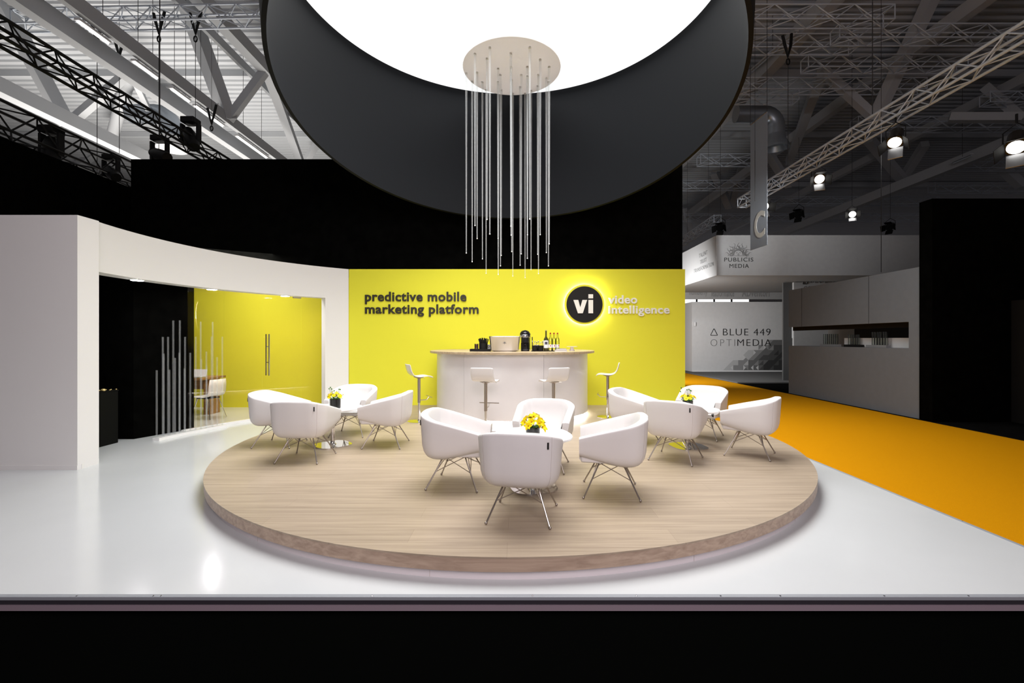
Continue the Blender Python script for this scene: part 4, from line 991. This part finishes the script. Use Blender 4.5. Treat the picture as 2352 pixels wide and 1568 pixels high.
for dx, dz, q in ((-.06, .09, .02), (.06, .09, .02), (0, .05, .02), (-.03, .02, .014), (.03, .02, .014), (0, .0, .014)): em.ball(ec+Vector((dx, 0, dz)), q, 6, 4)
em.beam(ec+Vector((-.4, 0, -.02)), ec+Vector((.4, 0, -.02)), .008, .014)
em.build('emblem', M['ink_grey'], fa)['label'] = 'dark grey sunburst emblem'
def sidemap(X, Y, Zz): return (FX0-.012-(FY0-Y), FY0+.0+X, Zz)
for s_, x0, x1, y0, y1 in (('TALENT', 1606.5, 1625.5, 579, 588), ('TRUST', 1608.5, 1624, 594.5, 603.5), ('TRANSFORMATION', 1594.5, 1640, 610, 619)):
    # sight lines meet the side panel (x = FX0): depth = FX0*F/(px-VX)
    da, db = FX0*F/(x0-VX), FX0*F/(x1-VX); dm = (da+db)/2
    V = words('letter', s_, fa, -(da-FY0), -(db-FY0), EYE-(y1-VY)*dm/F, EYE-(y0-VY)*dm/F, FY0, .008, M['ink_pale'], -.004, 1.1, o, lambda X, Y, Zz: (FX0-.010-(FY0-Y), FY0-X, Zz))
bf = thing('sponsor_board', 'grey board with half-hidden company names behind the white fascia', 'sign', (9, 23.4, 3.74))
MB().box((-1.8, 0.0, 0), (6.2, .1, .85)).build('board', M['mid_panel'], bf)
for s_, x0, x1 in (('numberly', 1583, 1625), ('leadformance', 1634, 1686), ('ADventori', 1704, 1767)):
    words('letter', s_, bf, fx(x0, 23.4), fx(x1, 23.4), fz(681, 23.4), fz(664, 23.4), 23.4, .01, M['ink_grey'], .008, 1.05, (9, 23.4, 3.74))
# exhibition wall with lettering
EX0, EX1, EY, EZ = 9.35, 14.3, 24.3, 3.68
ew = thing('exhibition_wall', 'grey stand wall with large lettering and triangle print beyond the aisle', 'stand wall', (EX0, EY, -.05))
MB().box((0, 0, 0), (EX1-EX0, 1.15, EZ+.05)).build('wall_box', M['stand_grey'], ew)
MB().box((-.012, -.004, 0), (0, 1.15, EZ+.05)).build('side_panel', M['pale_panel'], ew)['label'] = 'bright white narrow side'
MB().box((0, -.04, -.02), (EX1-EX0, 0, .05)).build('skirting', M['pale_panel'], ew)
oe = (EX0, EY, -.05); ex = lambda x: (x-VX)*EY/F; ez = lambda y: EYE-(y-VY)*EY/F
words('letter', 'BLUE 449', ew, ex(1660.5), ex(1769.5), ez(770), ez(754.5), EY, .012, M['ink'], -.012, 1.15, oe)
words('letter', 'OPTI', ew, ex(1632), ex(1688), ez(794.5), ez(779), EY, .012, M['ink_grey'], -.022, 1.35, oe)
words('letter', 'MEDIA', ew, ex(1693.5), ex(1771), ez(794), ez(779), EY, .012, M['ink'], -.012, 1.2, oe)
def tri_outline(x0, x1, y0, y1, par_, orig, d):
    A_ = Vector(((x0-VX)*d/F-orig[0], -.008, EYE-(y1-VY)*d/F-orig[2])); B_ = Vector(((x1-VX)*d/F-orig[0], -.008, A_.z)); C_ = Vector(((A_.x+B_.x)/2, -.008, EYE-(y0-VY)*d/F-orig[2]))
    pts = []
    for P0, P1, P2 in ((C_, A_, B_), (A_, B_, C_), (B_, C_, A_)):
        for k in range(5):
            t_ = k/4; a_ = P1+(P0-P1)*.12; b_ = P1+(P2-P1)*.12
            pts.append(a_*(1-t_)**2+P1*2*t_*(1-t_)+b_*t_*t_)
    pts.append(pts[0]); MB().tube(pts, .018, 5).build('triangle_mark', M['ink'], par_)
tri_outline(1631.5, 1648, 754, 770, ew, oe, EY)
# triangle print: bottom right corner, tones darken to the right
tm = MB(); cell = .27; rr = random.Random(12); x_r, z_b = ex(1800)-EX0, ez(850)+.05
NC = 12
for j in range(6):
    for i in range(NC):                      # i counts from the left
        xa, zb_ = x_r-cell*(NC-i), z_b+cell*j
        for half in (0, 1):
            k = i-j-(.5 if half else 0)       # diagonal band, darker towards the lower right
            if k < (0 if j < 2 else .6+.3*(j % 3)): continue
            if j == 5 and i < NC-3 or j == 4 and i < NC-5: continue
            tone = max(0, min(4, int(k*.5+rr.choice((-.55, 0, .0, .55)))))
            tri = [(xa, zb_), (xa+cell, zb_), (xa+cell, zb_+cell)] if half == 0 else [(xa, zb_), (xa+cell, zb_+cell), (xa, zb_+cell)]
            if tone < 3 and rr.random() < .16: tri = [(2*xa+cell-x_, z_) for x_, z_ in tri]
            tm.add([(x_, -.004-.0004*half, z_) for x_, z_ in tri], [(0, 1, 2)], tone)
tm.build('triangle_print', [M['tri%d' % i] for i in range(5)], ew)['label'] = 'dark geometric triangle print'
t = MB().box((0, -.12, 0), (.12, 0, .22)).build('wall_spot', M['pale_panel'], None, bevel=.01); t.location = (ex(1591.5), EY, ez(749)); tag(t, 'small white fitting at the left edge of the grey stand wall', 'wall lamp')
struct(MB().box((8.86, 18.3, -.09), (16, 26.5, -.045)).build('floor_stand', M['grey_floor']))
# second lettered panel
sp_ = thing('lettered_panel', 'pale panel with cut-off lettering above the neighbour counter wall', 'sign', (11.5, 19.0, 2.6))
MB().box((0.05, 0, -2.69), (4.2, .1, 1.46)).build('panel', M['grey_panel'], sp_)
MB().box((-.32, .12, -2.69), (.05, .2, 1.46)).build('dark_return', M['dark_panel'], sp_)
px_ = lambda x: (x-VX)*19.0/F; pz_ = lambda y: EYE-(y-VY)*19.0/F
words('letter', 'BLUE 449', sp_, px_(1860), px_(1935), pz_(650), pz_(636), 19.0, .01, M['ink_grey'], -.012, 1.15, (11.5, 19.0, 2.6))
words('letter', 'OPTI', sp_, px_(1845), px_(1873), pz_(671), pz_(657), 19.0, .01, M['ink_grey'], -.02, 1.3, (11.5, 19.0, 2.6))
tri_outline(1844, 1854, 639, 652, sp_, (11.5, 19.0, 2.6), 19.0)
# counter wall along the aisle
NX = 8.95
cw = thing('serving_wall', 'dark grey serving wall with a long hatch along the orange aisle', 'counter wall', (NX, 10.4, -.09))
MB().box((0, 0, 2.17), (.14, 4.6, 3.38)).build('upper_panel', M['counter_grey'], cw)
MB().box((0, 0, 0), (.14, 4.6, 1.56)).build('lower_panel', M['counter_grey'], cw)
MB().box((0, -.46, 0), (.14, 0, 3.38)).build('end_column', M['counter_grey'], cw)
MB().box((.0, -.62, 0), (.9, -.46, 3.38)).build('return_panel', M['counter_grey'], cw)
MB().box((.14, 0, 1.50), (.75, 4.6, 1.56)).build('counter_shelf', M['counter_grey'], cw)
MB().box((.14, 0, 2.05), (.2, 4.6, 2.17)).build('hatch_rail', M['black_matt'], cw)
for y in (1.18, 3.9): MB().box((-.002, y, 2.17), (.0, y+.012, 3.38)).build('panel_joint', M['ink'], cw)
t = MB().box((0, 0, 0), (.3, 2.45, .245)).build('white_crate', M['pale_panel'], None, bevel=.005); t.location = (9.25, 10.42, 1.47); tag(t, 'long pale box standing on the shelf of the serving hatch', 'box')
def vase_row(y0, n, x, h, z, lb):
    for k in range(n):
        t = MB().lathe([(.03, 0), (.035, .005), (.035, h), (.031, h), (.031, .01), (.001, .009)], (0, 0, 0), 14).build('glass_tube_vase', M['clear'], None, smooth=True, angle=40)
        t.location = (x+.012*(k % 2), y0+k*.085, z); tag(t, lb, 'glass', lb.split(' ')[0]+' glasses on the serving hatch')
vase_row(13.05, 7, 9.16, .30, 1.536, 'tall glass in the far cluster on the serving hatch shelf')
vase_row(12.2, 5, 9.16, .27, 1.536, 'slim glass in the middle cluster on the serving hatch shelf')
vase_row(11.25, 6, 9.13, .33, 1.536, 'large glass in the near cluster on the serving hatch shelf')
for y0, y1, x, mt, lb in ((12.95, 13.7, 9.11, 'mid_panel', 'low grey tray under the far glasses in the hatch'), (12.1, 12.7, 9.11, 'black_matt', 'low black tray under the middle glasses in the hatch'), (11.2, 11.85, 9.08, 'mid_panel', 'low grey tray under the near glasses in the hatch')):
    t = MB().box((0, 0, 0), (.12, y1-y0, .066)).build('glass_tray', M[mt], None, bevel=.004); t.location = (x, y0, 1.47); tag(t, lb, 'tray', 'trays in the serving hatch')
kb = thing('back_shelf', 'dark wall unit with pale panels seen through the serving hatch', 'shelf unit', (10.6, 9.3, -.09))
MB().box((0, 0, 0), (.1, 6.2, 2.6)).build('dark_panel', M['black_matt'], kb)
MB().box((-.01, 5.0, 0), (0, 6.2, 2.6)).build('pale_panel', M['mid_panel'], kb); MB().box((-.01, 1.2, 0), (0, 2.6, 2.6)).build('pale_panel', M['mid_panel'], kb)
# black block
struct(MB().box((8.9, 7.2+2.56, -.09), (22, 9.772+.3, 4.70)).build('wall_right', M['black_wall']))
# daylight windows at the far end of the hall
for i, (x0, x1, y0, y1) in enumerate(((1560, 1720, 678, 700), (1799, 1829, 742, 776))):
    d = 44; o = MB().box((fx(x0, d), d, fz(y1, d)), (fx(x1, d), d+.05, fz(y0, d))).build('window_%d' % (i+1), M['daylight']); struct(o)
    for k in range(1, 4):
        xx = fx(x0+(x1-x0)*k/4, d); MB().box((xx-.08, d-.06, fz(y1, d)), (xx+.08, d, fz(y0, d))).build('mullion', M['ink'], o)
